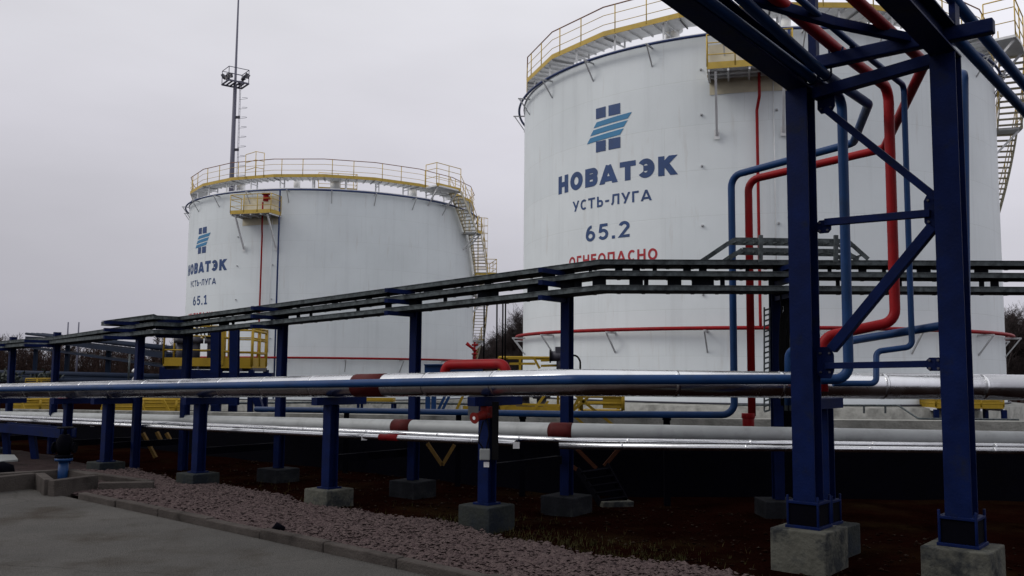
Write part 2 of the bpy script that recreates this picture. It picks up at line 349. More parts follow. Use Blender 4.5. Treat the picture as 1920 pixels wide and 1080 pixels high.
tag(b.build('gravel', M['stone'], local=True), kind='stuff')
# litter and clods on the soil
b = MB()
for i in range(2600):
    s_ = random.uniform(-3, 13); t = random.uniform(1.6, 5.0); p = KP(s_, -t, .0); p.z = soil_z(p.x, p.y)+.01
    r = random.uniform(.008, .03); an = random.uniform(0, 6.28); vs = []
    for ax in ((1, 0, 0), (-1, 0, 0), (0, 1, 0), (0, -1, 0), (0, 0, 1), (0, 0, -1)):
        q = Vector(ax)*r*random.uniform(.5, 1.3); q.z *= .5; vs.append(p+Vector((q.x*math.cos(an)-q.y*math.sin(an), q.x*math.sin(an)+q.y*math.cos(an), q.z)))
    b.add(vs, oct_f)
M['clod'] = ground_mat('soil_clods_and_litter', (.006, .0025, .002), (.012, .006, .004), (.04, .033, .027), 6, 14, .3, 60, spec=0)
tag(b.build('soil_litter', M['clod'], local=True), kind='stuff')

b = MB(); rw = random.Random(9)
for i in range(900):
    s_ = rw.uniform(4.2, 7.6) if i % 3 else rw.uniform(-2, 12); p = KP(s_, -(gw(s_)+.2+abs(rw.gauss(0, .45)))); p.z = soil_z(p.x, p.y)
    for k in range(3):
        a = rw.uniform(0, 6.28); h_ = rw.uniform(.02, .075); d = Vector((math.cos(a), math.sin(a), 0)); q = p+d*rw.uniform(0, .03); w_ = d.cross(Z)*.0035
        b.add([q-w_, q+w_, q+d*h_*.5+Z*h_], [[0, 1, 2]])
M['weed'] = ground_mat('dry_grass_blades', (.022, .022, .008), (.045, .038, .018), (.018, .024, .010), 5, 9, 0, 20, spec=0)
tag(b.build('grass', M['weed'], local=True), kind='stuff')
# ------------------------------------------------------------------ storage tanks
RT, HT = 10.46, 13.5
def tp(a, r, z): a = R_(a); return Vector((r*math.sin(a), -r*math.cos(a), z))
def arc(cx, cy, rx, ry, a0, a1, n=14):
    return [(cx+rx*math.cos(R_(a0+(a1-a0)*i/n)), cy+ry*math.sin(R_(a0+(a1-a0)*i/n))) for i in range(n+1)]
def glyph(ch, t):
    """strokes (centre lines) of one character in a box of height 1; returns width, strokes"""
    h = t/2
    if ch == 'Н': w = .78; return w, [[(h, 0), (h, 1)], [(w-h, 0), (w-h, 1)], [(h, .5), (w-h, .5)]]
    if ch == 'О': w = .86; return w, [arc(w/2, .5, w/2-h, .5-h, 0, 360, 32)]
    if ch == 'С': w = .70; return w, [arc(.41, .5, .41-h, .5-h, 48, 312, 26)]
    if ch == 'Э': w = .72; return w, [arc(.31, .5, .41-h, .5-h, 142, -142, 26), [(.20, .5), (w-h, .5)]]
    if ch == 'В':
        w = .76; r1, r2 = (.48-h)/2, (.52-h)/2+.01
        return w, [[(h, 0), (h, 1)], [(h, 1-h)]+arc(w-.30, 1-h-r1, .24-h*.5, r1, 90, -90)+[(h, 1-h-2*r1)], [(h, h+2*r2)]+arc(w-.27, h+r2, .27-h, r2, 90, -90)+[(h, h)]]
    if ch == 'А': w = .90; return w, [[(h*.75-.06, -.12), (w/2, 1.0-h*.2)], [(w-h*.75+.06, -.12), (w/2, 1.0-h*.2)], [(w*.22, .25), (w*.78, .25)]]
    if ch == 'Т': w = .80; return w, [[(0, 1-h), (w, 1-h)], [(w/2, 0), (w/2, 1-h)]]
    if ch == 'К': w = .82; return w, [[(h, 0), (h, 1)], [(h, .42), (w-h*.9+.10, 1.14)], [(w*.40, .62), (w-h*.85+.06, -.10)]]
    if ch == 'У': w = .78; return w, [[(h*.6-.06, 1.12), (w*.52, .32)], [(w-h*.6+.05, 1.12), (w*.30, -.12)]]
    if ch == 'Ь': w = .66; return w, [[(h, 0), (h, 1)], [(h, .56)]+arc(w-.28, .28+h*.5, .28-h, .28-h*.5, 90, -90)+[(h, h)]]
    if ch == '-': w = .42; return w, [[(0, .46), (w, .46)]]
    if ch == 'Л': w = .80; return w, [[(0, h*.9), (.09, h), (.17, .22), (.21, 1-h), (w-h, 1-h), (w-h, 0)]]
    if ch == 'Г': w = .60; return w, [[(h, 0), (h, 1-h), (w, 1-h)]]
    if ch == 'П': w = .76; return w, [[(h, 0), (h, 1-h), (w-h, 1-h), (w-h, 0)]]
    if ch == 'Е': w = .62; return w, [[(w, 1-h), (h, 1-h), (h, h), (w, h)], [(h, .52), (w*.92, .52)]]
    if ch == '6': w = .66; return w, [arc(w/2, .33, w/2-h, .33-h, 0, 360, 26), arc(w*.62, .36, w*.62-h, .64-h, 178, 88, 12)]
    if ch == '5': w = .64; return w, [[(w*.93, 1-h), (.17, 1-h), (.12, .54)]+arc(w*.47, .34, w*.53-h, .34-h, 128, -150, 22)]
    if ch == '2': w = .64; return w, [arc(w/2, 1-.31, w/2-h, .31-h, 165, -25, 16)+[(h*1.2, h), (w, h)]]
    if ch == '1': w = .50; return w, [[(.0, .74), (.27, 1-h*.3), (.27, 0)], [(.04, h), (w, h)]]
    if ch == '.': w = .20; return w, [[(w/2, 0), (w/2, t*1.05)]]
    return .35, []
def lettering(text, width, height, a0, zc, mtl, parent, t, gap, name, wide=1.0):
    bm = bmesh.new(); x = 0; lv = 0
    for ch in text:
        w, strokes = glyph(ch, t)
        for st in strokes:
            closed = len(st) > 3 and (Vector(st[0]).to_3d()-Vector(st[-1]).to_3d()).length < 1e-4
            if closed: st = st[:-1]
            P = [Vector((a+x, b_)) for a, b_ in st]; n = len(P); Lv = []; Rv = []
            for i in range(n):
                d1 = (P[i]-P[i-1]).normalized() if (i > 0 or closed) else None
                d2 = (P[(i+1) % n]-P[i]).normalized() if (i < n-1 or closed) else None
                if d1 is None: d1 = d2
                if d2 is None: d2 = d1
                n1 = Vector((-d1.y, d1.x)); n2 = Vector((-d2.y, d2.x)); m = (n1+n2)
                m = m.normalized() if m.length > 1e-6 else n1
                k = min(2.0, 1/max(.3, m.dot(n1)))
                Lv.append(bm.verts.new((P[i].x+m.x*k*t/2, P[i].y+m.y*k*t/2, lv*.0006))); Rv.append(bm.verts.new((P[i].x-m.x*k*t/2, P[i].y-m.y*k*t/2, lv*.0006)))
            for i in range(n if closed else n-1):
                j = (i+1) % n; bm.faces.new((Lv[i], Rv[i], Rv[j], Lv[j]))
            lv = (lv+1) % 4
        x += w+gap
    tot = x-gap
    for co, no in (((0, 0, 0), (0, -1, 0)), ((0, 1, 0), (0, 1, 0))):
        bmesh.ops.bisect_plane(bm, geom=bm.verts[:]+bm.edges[:]+bm.faces[:], plane_co=co, plane_no=no, clear_outer=True)
    for v in bm.verts: v.co = Vector((v.co.x/tot*width-width/2, (v.co.y-.5)*height, v.co.z))
    k = int(width/.15)
    for i in range(1, k):
        bmesh.ops.bisect_plane(bm, geom=bm.verts[:]+bm.edges[:]+bm.faces[:], plane_co=(-width/2+width*i/k, 0, 0), plane_no=(1, 0, 0))
    for v in bm.verts: v.co = tp(a0+math.degrees(v.co.x/RT), RT+.008+v.co.z, zc+v.co.y)
    me = bpy.data.meshes.new(name); bm.to_mesh(me); bm.free(); me.materials.append(mtl)
    ob = bpy.data.objects.new(name, me); COL.objects.link(ob); ob.parent = parent; return ob
def patch(poly, a0, zc, mtl, parent, name):
    """painted polygon (top edge list / bottom edge list in metres) wrapped on the shell"""
    b = MB(); top, bot = poly; n = 10; vs = []
    for f in range(n+1):
        f /= n
        for (p, q) in (top, bot):
            u = p[0]+(q[0]-p[0])*f; w = p[1]+(q[1]-p[1])*f; vs.append(tp(a0+math.degrees(u/RT), RT+.012, zc+w))
    b.add(vs, [[2*i, 2*i+1, 2*i+3, 2*i+2] for i in range(n)]); return b.build(name, mtl, parent, local=True)

def make_tank(cx, cy, zb, rz, number, label):
    t = thing('storage_tank', label, 'tank', (cx, cy, zb), 'white storage tanks', rz)
    B = lambda b, n, m, par=t, bev=0: b.build(n, m, par, local=True, bevel=bev)
    B(MB().rev([(RT, 0), (RT, HT)], 160), 'shell', M['shell'])
    B(MB().rev([(RT, HT-.003), (RT+.06, HT), (RT+.06, HT+.06), (RT-.1, HT+.06), (0.01, HT+.95)], 96), 'roof', M['white'])
    B(MB().rev([(RT+.75, -1.6), (RT+.75, -.06), (RT+.15, -.012), (RT-.1, -.012)], 96), 'foundation', M['conc'])
    B(MB().tube([tp(a, RT+.10, .03) for a in range(0, 360, 3)], .035, 6, closed=True), 'base_ring', M['steeldark'])
    # blue cooling pipe below the rim with its brackets
    B(MB().tube([tp(a, RT+.26, HT-.10) for a in range(0, 360, 2)], .055, 8, closed=True), 'cooling_pipe', M['rimblue'])
    for i in range(24):
        a = i*15-6; b = MB(); zt = HT-.17
        b.beam(tp(a, RT, zt), tp(a, RT+.55, zt), .05, .05); b.beam(tp(a, RT+.5, zt), tp(a, RT, zt-.72), .045, .045)
        B(b, 'pipe_bracket', M['bracket'])
    # red fire main ring low on the shell
    zr = 2.68
    B(MB().tube([tp(a, RT+.30, zr) for a in range(0, 360, 2)], .072, 10, closed=True), 'fire_main', M['red'])
    for i in range(18):
        a = i*20-10; b = MB()
        b.beam(tp(a, RT, zr-.10), tp(a, RT+.60, zr-.10), .07, .07); b.beam(tp(a, RT+.56, zr-.12), tp(a, RT, zr-.85), .05, .05)
        B(b, 'pipe_bracket', M['bracket'])
    # gallery
    wz = HT+.85; ro, ri = RT+.02, RT-1.05; va = [i*18+3 for i in range(20)]
    b = MB()
    for i in range(20):
        a, c = va[i], va[i]+18
        vs = [tp(a, ro, wz), tp(c, ro, wz), tp(c, ri, wz), tp(a, ri, wz)]; vs += [p-Z*.05 for p in vs]
        b.add(vs, [[0, 1, 2, 3], [7, 6, 5, 4], [0, 4, 5, 1], [2, 6, 7, 3]])
        for k in range(7):
            f = k/6; p = tp(a, ro-.02, wz-.09).lerp(tp(c, ro-.02, wz-.09), f); q = tp(a, ri, wz-.09).lerp(tp(c, ri, wz-.09), f)
            b.beam(p, q, .04, .075)
    g = B(b, 'walkway', M['white'])
    b = MB()
    for i in range(20):
        a, c = va[i], va[i]+18
        b.beam(tp(a, ro+.012, wz+.04), tp(c, ro+.012, wz+.04), .012, .20); b.beam(tp(a, ri, wz+.02), tp(c, ri, wz+.02), .012, .12)
    b.build('toe_board', M['yellow'], g, local=True)
    b = MB(); b2 = MB()
    gap = lambda a: 66 < (a % 360) < 80
    for i in range(20):
        a, c = va[i], va[i]+18
        for r in (ro,):
            p, q = tp(a, r, wz), tp(c, r, wz)
            for z in (.4, .78): b.cyl(p+Z*z, q+Z*z, .014, 5)
            for f in (.16, .58): s_ = p.lerp(q, f); b.cyl(s_, s_+Z*1.12, .024, 6)
            b2.cyl(p+Z*1.13, q+Z*1.13, .026, 6)
    b.build('guard_rail', M['yellow'], g, local=True); b2.build('top_rail', M['redrail'], g, local=True)
    b = MB()
    for i in range(30):
        a = i*12+5; p = tp(a, RT-.25, HT+.06); b.beam(p, p+Z*.71, .07, .07); p = tp(a, RT-.9, HT+.1); b.beam(p, p+Z*.67, .07, .07); b.beam(tp(a, RT-.9, HT+.5), tp(a, RT-.25, HT+.5), .05, .05); b.build('support_leg', M['white'], g, local=True); b = MB()
    # curved gate hoop where the gallery steps at the platform
    b = MB()
    for z in (1.75, 1.2, .7):
        b.tube([tp(-1-k*1.3, ro-.05-.12*math.sin(k/6*math.pi), wz+z-.06*abs(k-3)) for k in range(7)], .022, 6)
    for k in (0, 3, 6): b.cyl(tp(-1-k*1.3, ro-.05-.12*math.sin(k/6*math.pi), wz), tp(-1-k*1.3, ro-.05-.12*math.sin(k/6*math.pi), wz+1.75-.06*abs(k-3)), .022, 6)
    b.build('gate_hoop', M['yellow'], g, local=True)
    # roof fittings
    for a, r, h, w in ((-20, 8.9, .75, .28), (8, 8.6, .9, .22), (25, 8.8, .7, .35), (62, 8.7, .8, .3)):
        p = tp(a, r, HT+.2); b = MB(); b.cyl(p, p+Z*h, w, 16); b.cyl(p+Z*h, p+Z*(h+.12), w*1.5, 16); B(b, 'roof_vent', M['white'])
    b = MB(); b.rail([tp(18, 9.0, HT+.25), tp(34, 9.0, HT+.25), tp(34, 7.6, HT+.35)], 1.15, .022); b.beam(tp(18, 9.0, HT+.35), tp(34, 9.0, HT+.35), .02, .2); B(b, 'roof_railing', M['yellow'])
    # foam chamber platform
    pd = HT-1.68; ro2 = RT+1.28; a0, a1 = -9.3, 6.6
    def pf(a, r, z): # straight-sided platform
        m = (a0+a1)/2; d = tp(m, 1, 0); sdv = tp(m+90, 1, 0); w = 2.0*math.sin(R_((a1-a0)/2))*RT
        return d*r+sdv*((a-m)/(a1-a0)*w)+Z*z
    b = MB(); vs = [pf(a0, RT-.1, pd), pf(a1, RT-.1, pd), pf(a1, ro2, pd), pf(a0, ro2, pd)]; vs += [p-Z*.06 for p in vs]
    b.add(vs, [[3, 2, 1, 0], [4, 5, 6, 7], [0, 1, 5, 4], [1, 2, 6, 5], [2, 3, 7, 6], [3, 0, 4, 7]])
    for f in (.02, .25, .5, .75, .98):
        a = a0+(a1-a0)*f; b.beam(pf(a, RT-.05, pd-.12), pf(a, ro2-.01, pd-.12), .07, .12)
    for r in (RT+.35, RT+.8): b.beam(pf(a0, r, pd-.1), pf(a1, r, pd-.1), .05, .075)
    p_ = B(b, 'foam_platform', M['white'])
    MB().rev([(RT+.02, pd-.62), (RT+.02, pd+1.25)], 12, a0+.3, a1-.6).build('back_sheet', M['cream'], p_, local=True)
    b = MB(); P = [pf(a0, RT+.05, pd), pf(a0, ro2, pd), pf(a1, ro2, pd), pf(a1, RT+.05, pd)]
    b.rail(P, 1.15, .026, step=1.1); b.build('railing', M['yellow'], p_, local=True)
    b = MB()
    for q, w in zip(P, P[1:]): b.beam(q+Z*.03, w+Z*.03, .014, .24)
    b.build('toe_board', M['yellow'], p_, local=True)
    for a in (a0+1.6, a1-1.6):
        b = MB(); b.beam(pf(a, ro2-.12, pd-.16), pf(a, RT+.03, pd-1.15-1.0), .085, .085); b.beam(pf(a, RT+.03, pd-2.3), pf(a, RT+.03, pd-1.95), .2, .03)
        b.build('strut', M['white'], p_, local=True)
    b = MB(); c = tp(1.5, RT+.42, HT-.75)
    b.cyl(c-Z*.1, c+Z*.32, .17, 16); b.cyl(c+Z*.32, c+Z*.40, .26, 16); b.cyl(tp(1.5, RT, HT-.55), tp(1.5, RT+.5, HT-.55), .10, 12)
    b.tube([c+Vector((0, 0, .05)), tp(3.6, RT+.45, HT-.72)], .05, 8); B(b, 'foam_generator', M['red'])
    b = MB(); b.pipe([tp(.45, RT+.42, HT-.9), tp(.45, RT+.42, pd-.9), tp(0, RT+.22, pd-1.35), tp(0, RT+.22, zr+.5), tp(0, RT+.32, zr)], .055, .2, 10); B(b, 'foam_riser', M['red'])
    b = MB(); b.pipe([tp(6.2, RT+.26, HT-.10), tp(6.2, RT+.26, pd-1.0), tp(6.2, RT+.24, .1)], .055, .2, 10); B(b, 'water_riser', M['rimblue'])
    b = MB(); b.cyl(tp(3.2, RT+.05, pd-.3), tp(3.2, RT+.05, 3.0), .018, 6); B(b, 'earthing_strip', M['white'])
    # stair round the side
    st0, st1, zs0 = 69, 138, wz; rs0, rs1 = RT+.20, RT+1.12
    k = 15/3.15
    def hz(a): return zs0-(a-st0)/k
    sr = thing('stair', None, None, (0, 0, 0)); sr.parent = t
    segs = [(st0+3, st0+15), (st0+19, st0+35), (st0+39, st0+50), (st0+54, st0+64)]; drops = [2.52, 4.2, 3.3, 3.0]; zc = zs0; zi = []
    for (s0, s1), dr in zip(segs, drops):
        n = int(dr/.21); z0 = zc; z1 = zc-dr; zi.append((s0, s1, z0, z1)); zc = z1
        bt = MB(); br = MB()
        for r in (rs0, rs1):
            b = MB(); pts = [tp(s0+(s1-s0)*i/12, r, z0+(z1-z0)*i/12-.08) for i in range(13)]
            for p, q in zip(pts, pts[1:]): b.beam(p, q, .02, .24)
            b.build('stringer', M['stair'], sr, local=True)
            pts = [tp(s0+(s1-s0)*i/12, r, z0+(z1-z0)*i/12) for i in range(13)]
            for z in (.55, 1.05): br.tube([p+Z*z for p in pts], .020, 6)
            for p in pts[::3]: br.cyl(p, p+Z*1.05, .022, 6)
        for i in range(n):
            f = (i+.5)/n; a = s0+(s1-s0)*f; z = z0+(z1-z0)*f; da = .62
            vs = [tp(a-da, rs0+.01, z), tp(a+da, rs0+.01, z), tp(a+da, rs1-.01, z), tp(a-da, rs1-.01, z)]; vs += [p-Z*.035 for p in vs]
            bt.add(vs, [[3, 2, 1, 0], [4, 5, 6, 7], [0, 1, 5, 4], [1, 2, 6, 5], [2, 3, 7, 6], [3, 0, 4, 7]])
        bt.build('tread', M['stair'], sr, local=True); br.build('handrail', M['yellow'], sr, local=True)
    tops = [(st0-9, st0+3, zs0)]+[(segs[i][1], segs[i+1][0], zi[i][3]) for i in range(3)]
    for i, (a, c, z) in enumerate(tops):
        b = MB(); n = 5; ex = rs1 if i == 0 else rs1+.05
        for j in range(n):
            p, q = a+(c-a)*j/n, a+(c-a)*(j+1)/n; vs = [tp(p, RT, z), tp(q, RT, z), tp(q, ex, z), tp(p, ex, z)]; vs += [v-Z*.1 for v in vs]
            b.add(vs, [[0, 1, 2, 3], [7, 6, 5, 4], [2, 3, 7, 6], [0, 4, 7, 3], [1, 2, 6, 5]])
        for f in (.1, .9): b.beam(tp(a+(c-a)*f, ex-.1, z-.12), tp(a+(c-a)*f, RT, z-1.25), .09, .09)
        ld = B(b, 'landing', M['white'])
        b = MB()
        if i == 0: b.rail([tp(a, RT, z), tp(a, ex, z), tp(c, ex, z)], 1.5, .025)
        else: b.rail([tp(a, ex, z), tp(c, ex, z)], 1.1, .022)
        b.build('railing', M['yellow'], ld, local=True)
        b = MB(); b.beam(tp(a, ex+.015, z+.03), tp(c, ex+.015, z+.03), .012, .22); b.build('toe_board', M['yellow'], ld, local=True)
    # caged ladder and side platform beyond the stair
    a = 117; b = MB(); z0, z1 = HT-4.2, HT+.6
    for s_ in (-.22, .22): b.cyl(tp(a, RT+.5, z0)+tp(a+90, s_, 0), tp(a, RT+.5, z1)+tp(a+90, s_, 0), .02, 6)
    for i in range(16): z = z0+i*.3; b.cyl(tp(a, RT+.5, z)+tp(a+90, -.22, 0), tp(a, RT+.5, z)+tp(a+90, .22, 0), .012, 5)
    for i in range(6):
        z = z0+1.6+i*.6; b.tube([tp(a, RT+.5, z)+tp(a+90, .35*math.cos(q), 0)+tp(a, .75*math.sin(q), 0) for q in [j*math.pi/8 for j in range(9)]], .016, 5)
    for q in (.2, .5, .8): b.cyl(tp(a, RT+.5+.75*math.sin(q*math.pi), z0+1.6)+tp(a+90, .35*math.cos(q*math.pi), 0), tp(a, RT+.5+.75*math.sin(q*math.pi), z0+4.6)+tp(a+90, .35*math.cos(q*math.pi), 0), .012, 5)
    B(b, 'caged_ladder', M['yellow'])
    b = MB(); z = HT-4.2
    for (p, q) in ((108, 113), (113, 118), (118, 123)):
        vs = [tp(p, RT, z), tp(q, RT, z), tp(q, RT+1.75, z), tp(p, RT+1.75, z)]; vs += [v-Z*.12 for v in vs]
        b.add(vs, [[0, 1, 2, 3], [7, 6, 5, 4], [2, 3, 7, 6], [0, 4, 7, 3], [1, 2, 6, 5]])
    for a in (109, 122): b.beam(tp(a, RT+1.6, z-.12), tp(a, RT, z-1.3), .09, .09)
    q = B(b, 'side_platform', M['white'])
    b = MB(); P = [tp(108, RT+.1, z), tp(108, RT+1.75, z), tp(123, RT+1.75, z), tp(123, RT+.1, z)]; b.rail(P, 1.15, .025)
    for u, w in zip(P, P[1:]): b.beam(u+Z*.03, w+Z*.03, .014, .2)
    b.build('railing', M['yellow'], q, local=True)
    # lugs on the shell
    for a in (-10.7, 3.8):
        for z in (3.9, 6.4, 8.6, 10.5, 12.2):
            if a == -10.7 and z == 10.5: pass
            b = MB(); p = tp(a, RT-.01, z); b.beam(p, tp(a, RT+.06, z), .07, .07); b.cyl(tp(a, RT+.06, z), tp(a, RT+.10, z), .025, 8); B(b, 'anchor_lug', M['bracket'])
    # painted emblem and lettering
    am = -31.9; zt = HT+.62-14.12     # z shift so that heights below are read off the tank marked 65.2
    em = thing('emblem', None, None, (0, 0, 0)); em.parent = t
    zc = 11.19-.62
    for (u0, u1, w1, w0) in ((-.60, -.10, .88, .46), (.04, .60, .88, .46), (-.60, -.10, -.45, -.88), (.04, .60, -.45, -.88)):
        patch((((u0, w1), (u1, w1)), ((u0, w0), (u1, w0))), am, zc, M['letblue'], em, 'dark_square')
    for k, (u0, u1) in enumerate(((-.58, 1.12), (-.76, .94), (-.94, .76))):
        w1 = .36-k*.29; patch((((u0+.02, w1-.03), (u1, w1+.07)), ((u0-.15, w1-.24), (u1-.18, w1-.15))), am, zc, M['letcyan'], em, 'light_stripe')
    lettering('НОВАТЭК', 5.88, .74, am, 9.36-.62, M['letblue'], t, .28, .16, 'name_lettering')
    lettering('УСТЬ-ЛУГА', 3.86, .42, am, 8.33-.62, M['letblue'], t, .19, .22, 'place_lettering')
    lettering(number, 2.16, .63, am-.4, 7.13-.62, M['letblue'], t, .185, .22, 'number_lettering')
    lettering('ОГНЕОПАСНО', 4.32, .44, am, 6.09-.62, M['letred'], t, .20, .22, 'warning_lettering')
    return t
make_tank(-13.376, 67.894, -.22, R_(11.15-25.6), '65.1', 'farther white storage tank marked 65.1, standing below the lighting mast')
make_tank(10.989, 42.075, .62, R_(-14.64+2.2), '65.2', 'nearer white storage tank marked 65.2, rising behind the blue pipe rack')

# ------------------------------------------------------------------ lighting mast
mb_ = at(434, 345, 86); mx_, my_ = mb_.x, mb_.y
mroot = thing('lighting_mast', 'tall slim grey lighting mast with a floodlight platform behind the tank marked 65.1', 'mast', (mx_, my_, gz(mx_, my_)))
zp = at(446, 158, 86).z
b = MB(); b.tube([V3(mx_, my_, -2), V3(mx_, my_, zp), V3(mx_, my_, zp+.05), V3(mx_, my_, 44)], [.36, .17, .12, .05], 10); b.build('pole', M['mast'], mroot)
b = MB(); c = V3(mx_, my_, zp)
A_ = Vector((.80, .60, 0)); B_ = Vector((-.6, .8, 0)); sq = [c+A_*i*.98+B_*j*.95 for i, j in ((-1, -1), (1, -1), (1, 1), (-1, 1))]
for k in range(6): b.beam(sq[0].lerp(sq[1], k/5), sq[3].lerp(sq[2], k/5), .16, .08)
for k in range(4): b.beam(sq[k], sq[(k+1) % 4], .08, .16)
pl = b.build('platform', M['mast'], mroot)
b = MB(); b.rail(sq+[sq[0]], 1.35, .035, mids=(.5,), step=2.0); b.build('railing', M['mast'], pl)
for k, q in enumerate((sq[0], sq[1], sq[2], sq[3], (sq[0]+sq[3])/2, (sq[1]+sq[2])/2)):
    d = (q-c).normalized(); p = q-d*.18+Z*(.8 if k % 2 else .5); b = MB(); dd = (d-Z*.55).normalized(); b.beam(p-dd*.12, p+dd*.14, .5, .42)
    fl = b.build('floodlight', M['steeldark'], pl); b = MB(); b.beam(p+dd*.142, p+dd*.16, .42, .35); b.build('lens', M['lamp'], fl)
b = MB(); lx = V3(.62, -.12, 0)
for s_ in (-.16, .16): b.cyl(V3(mx_, my_, 4)+lx+B_*s_, V3(mx_, my_, zp)+lx*.85+B_*s_, .022, 5)
z = 4.5
while z < zp: f = z/zp; b.cyl(V3(mx_, my_, z)+lx*(1-.15*f)+B_*-.16, V3(mx_, my_, z)+lx*(1-.15*f)+B_*.16, .012, 4); z += .35
ld = b.build('ladder', M['mast'], mroot); b = MB(); z = 6
while z < zp-.6:
    b.tube([V3(mx_, my_, z)+lx+B_*(.38*math.cos(q))+V3(.80, -.1, 0)*math.sin(q)*.85 for q in [j*math.pi/8 for j in range(9)]], .017, 4); z += .95
b.build('ladder_hoop', M['mast'], ld)
for z in (zp-3.3, zp-6.5, zp-9.8):
    b = MB(); b.beam(V3(mx_, my_, z), V3(mx_, my_, z)+lx, .1, .25); b.build('ladder_clamp', M['steeldark'], mroot)

# ------------------------------------------------------------------ bund wall
WL = [at(1960, 791, 12.6), at(1075, 783, 12.7), at(0, 767, 24), at(-420, 762, 40)]
b = MB(); cap = MB(); n = len(WL); TH = .28
off = []
for i, p in enumerate(WL):
    d = ((WL[min(i+1, n-1)]-WL[max(i-1, 0)])); d.z = 0; d.normalize(); nn = Vector((d.y, -d.x, 0)); nn = nn if nn.y > 0 else -nn; off.append(nn)
root = thing('bund_wall', 'long low retaining wall with shade-blackened face and bare concrete top below the tanks', 'wall', (WL[1].x, WL[1].y, 0))
for (i, j) in ((0, 1), (1, 2), (2, 3)):
    p, q = WL[i], WL[j]; a, c = off[i], off[j]
    def quadbox(bb, lo, hi, t0, t1):
        vs = []
        for (pt, nn) in ((p, a), (q, c)):
            for (t, z) in ((t0, lo), (t1, lo), (t1, hi), (t0, hi)): vs.append(Vector((pt.x+nn.x*t, pt.y+nn.y*t, (z if isinstance(z, float) and z < -.9 else pt.z+z))))
        bb.add(vs, [[0, 1, 2, 3], [7, 6, 5, 4], [0, 4, 5, 1], [1, 5, 6, 2], [2, 6, 7, 3], [3, 7, 4, 0]])
    quadbox(b, -1.5, -.16, .02, TH-.02); quadbox(cap, -.157, 0.0, 0, TH)
b.build('wall_face', M['black_and_shade'], root); cap.build('wall_top', M['conc'], root)  # wall face coloured black to stand for shade under the pipes

# ------------------------------------------------------------------ blue pipe rack (right)
A0, C0 = Vector((2.64, 8.16, 0)), Vector((3.60, 7.36, 0))
RU = (C0-A0).normalized(); RV = Vector((-RU.y, RU.x, 0)); RV = RV if RV.y > 0 else -RV
ZT = 4.30
rack = thing('pipe_rack', 'tall dark blue braced steel pipe rack on concrete blocks at the right', 'pipe rack', (A0.x, A0.y, 0))
def hcol(p, z0, z1, w=.2, parent=rack, nm='column'):
    b = MB(); b.hsec(V3(p.x, p.y, z0), V3(p.x, p.y, z1), w, w, .016, up=RV); return b.build(nm, M['navy'], parent, bevel=.003)
def base(p, z, w, parent):
    b = MB(); b.box(V3(p.x, p.y, z), w+.10, w+.10, .025, RU); b.box(V3(p.x, p.y, z+.21), w+.08, w+.08, .022, RU)
    MB().box(V3(p.x, p.y, z+.026), w+.05, w+.05, .183, RU).build('base_box', M['black_and_shade'], parent)
    for k in (-1, 1):
        for j in (-1, 1): q = V3(p.x, p.y, z+.02)+RU*k*(w/2+.03)+RV*j*(w/2+.03); b.cyl(q, q+Z*.26, .012, 6)
    return b.build('base_plate', M['navy'], parent, bevel=.003)
for p in (A0, C0):
    b = MB(); b.box(V3(p.x, p.y, -.3), .50, .52, .66, RU)
    b.build('footing', M['stained'], rack, bevel=.012)
    c_ = hcol(p, .36, ZT if p is A0 else ZT+.05); base(p, .36, .21, c_)
# the column runs on as a slimmer post above the first frame
PB = A0+RU*.05+RV*.23; b = MB(); b.beam(PB+Z*(ZT-.02), PB+Z*5.9, .075, .09, up=RV); b.build('post', M['navy'], rack, bevel=.003)
# longitudinal main beams coming overhead
for p, zz, h, sl in ((A0, ZT+.004, .24, .05), (C0, ZT+.055, .24, .02)):
    b = MB(); b.hsec(p+Z*(zz+h/2)+RV*.12, p+Z*(zz+h/2+sl*7.5)-RV*7.5, .2, h, .018); b.build('main_beam', M['navy'], rack, bevel=.003)
# cross beams
def on(p, q, f): return p.lerp(q, f)
ARM_Z = 4.52
b = MB(); b.beam(A0+Z*(ZT-.052)+RU*.12+RV*.02, C0+Z*(ZT+.048)-RU*.11+RV*.02, .1, .1); b.build('cross_beam', M['navy'], rack, bevel=.004)
b = MB(); b.beam(A0+Z*ARM_Z-RU*.02-RV*.02, C0+Z*ARM_Z+RU*.38-RV*.02, .1, .12); b.build('cross_arm', M['navy'], rack, bevel=.012)
b = MB(); b.beam(at(1392, -8, 6.9), at(1560, 42, 7.25), .07, .08); b.beam(at(1559.5, 41.8, 7.25), at(1705, 72, 7.5), .07, .075); b.build('plan_brace', M['navy'], rack, bevel=.003)
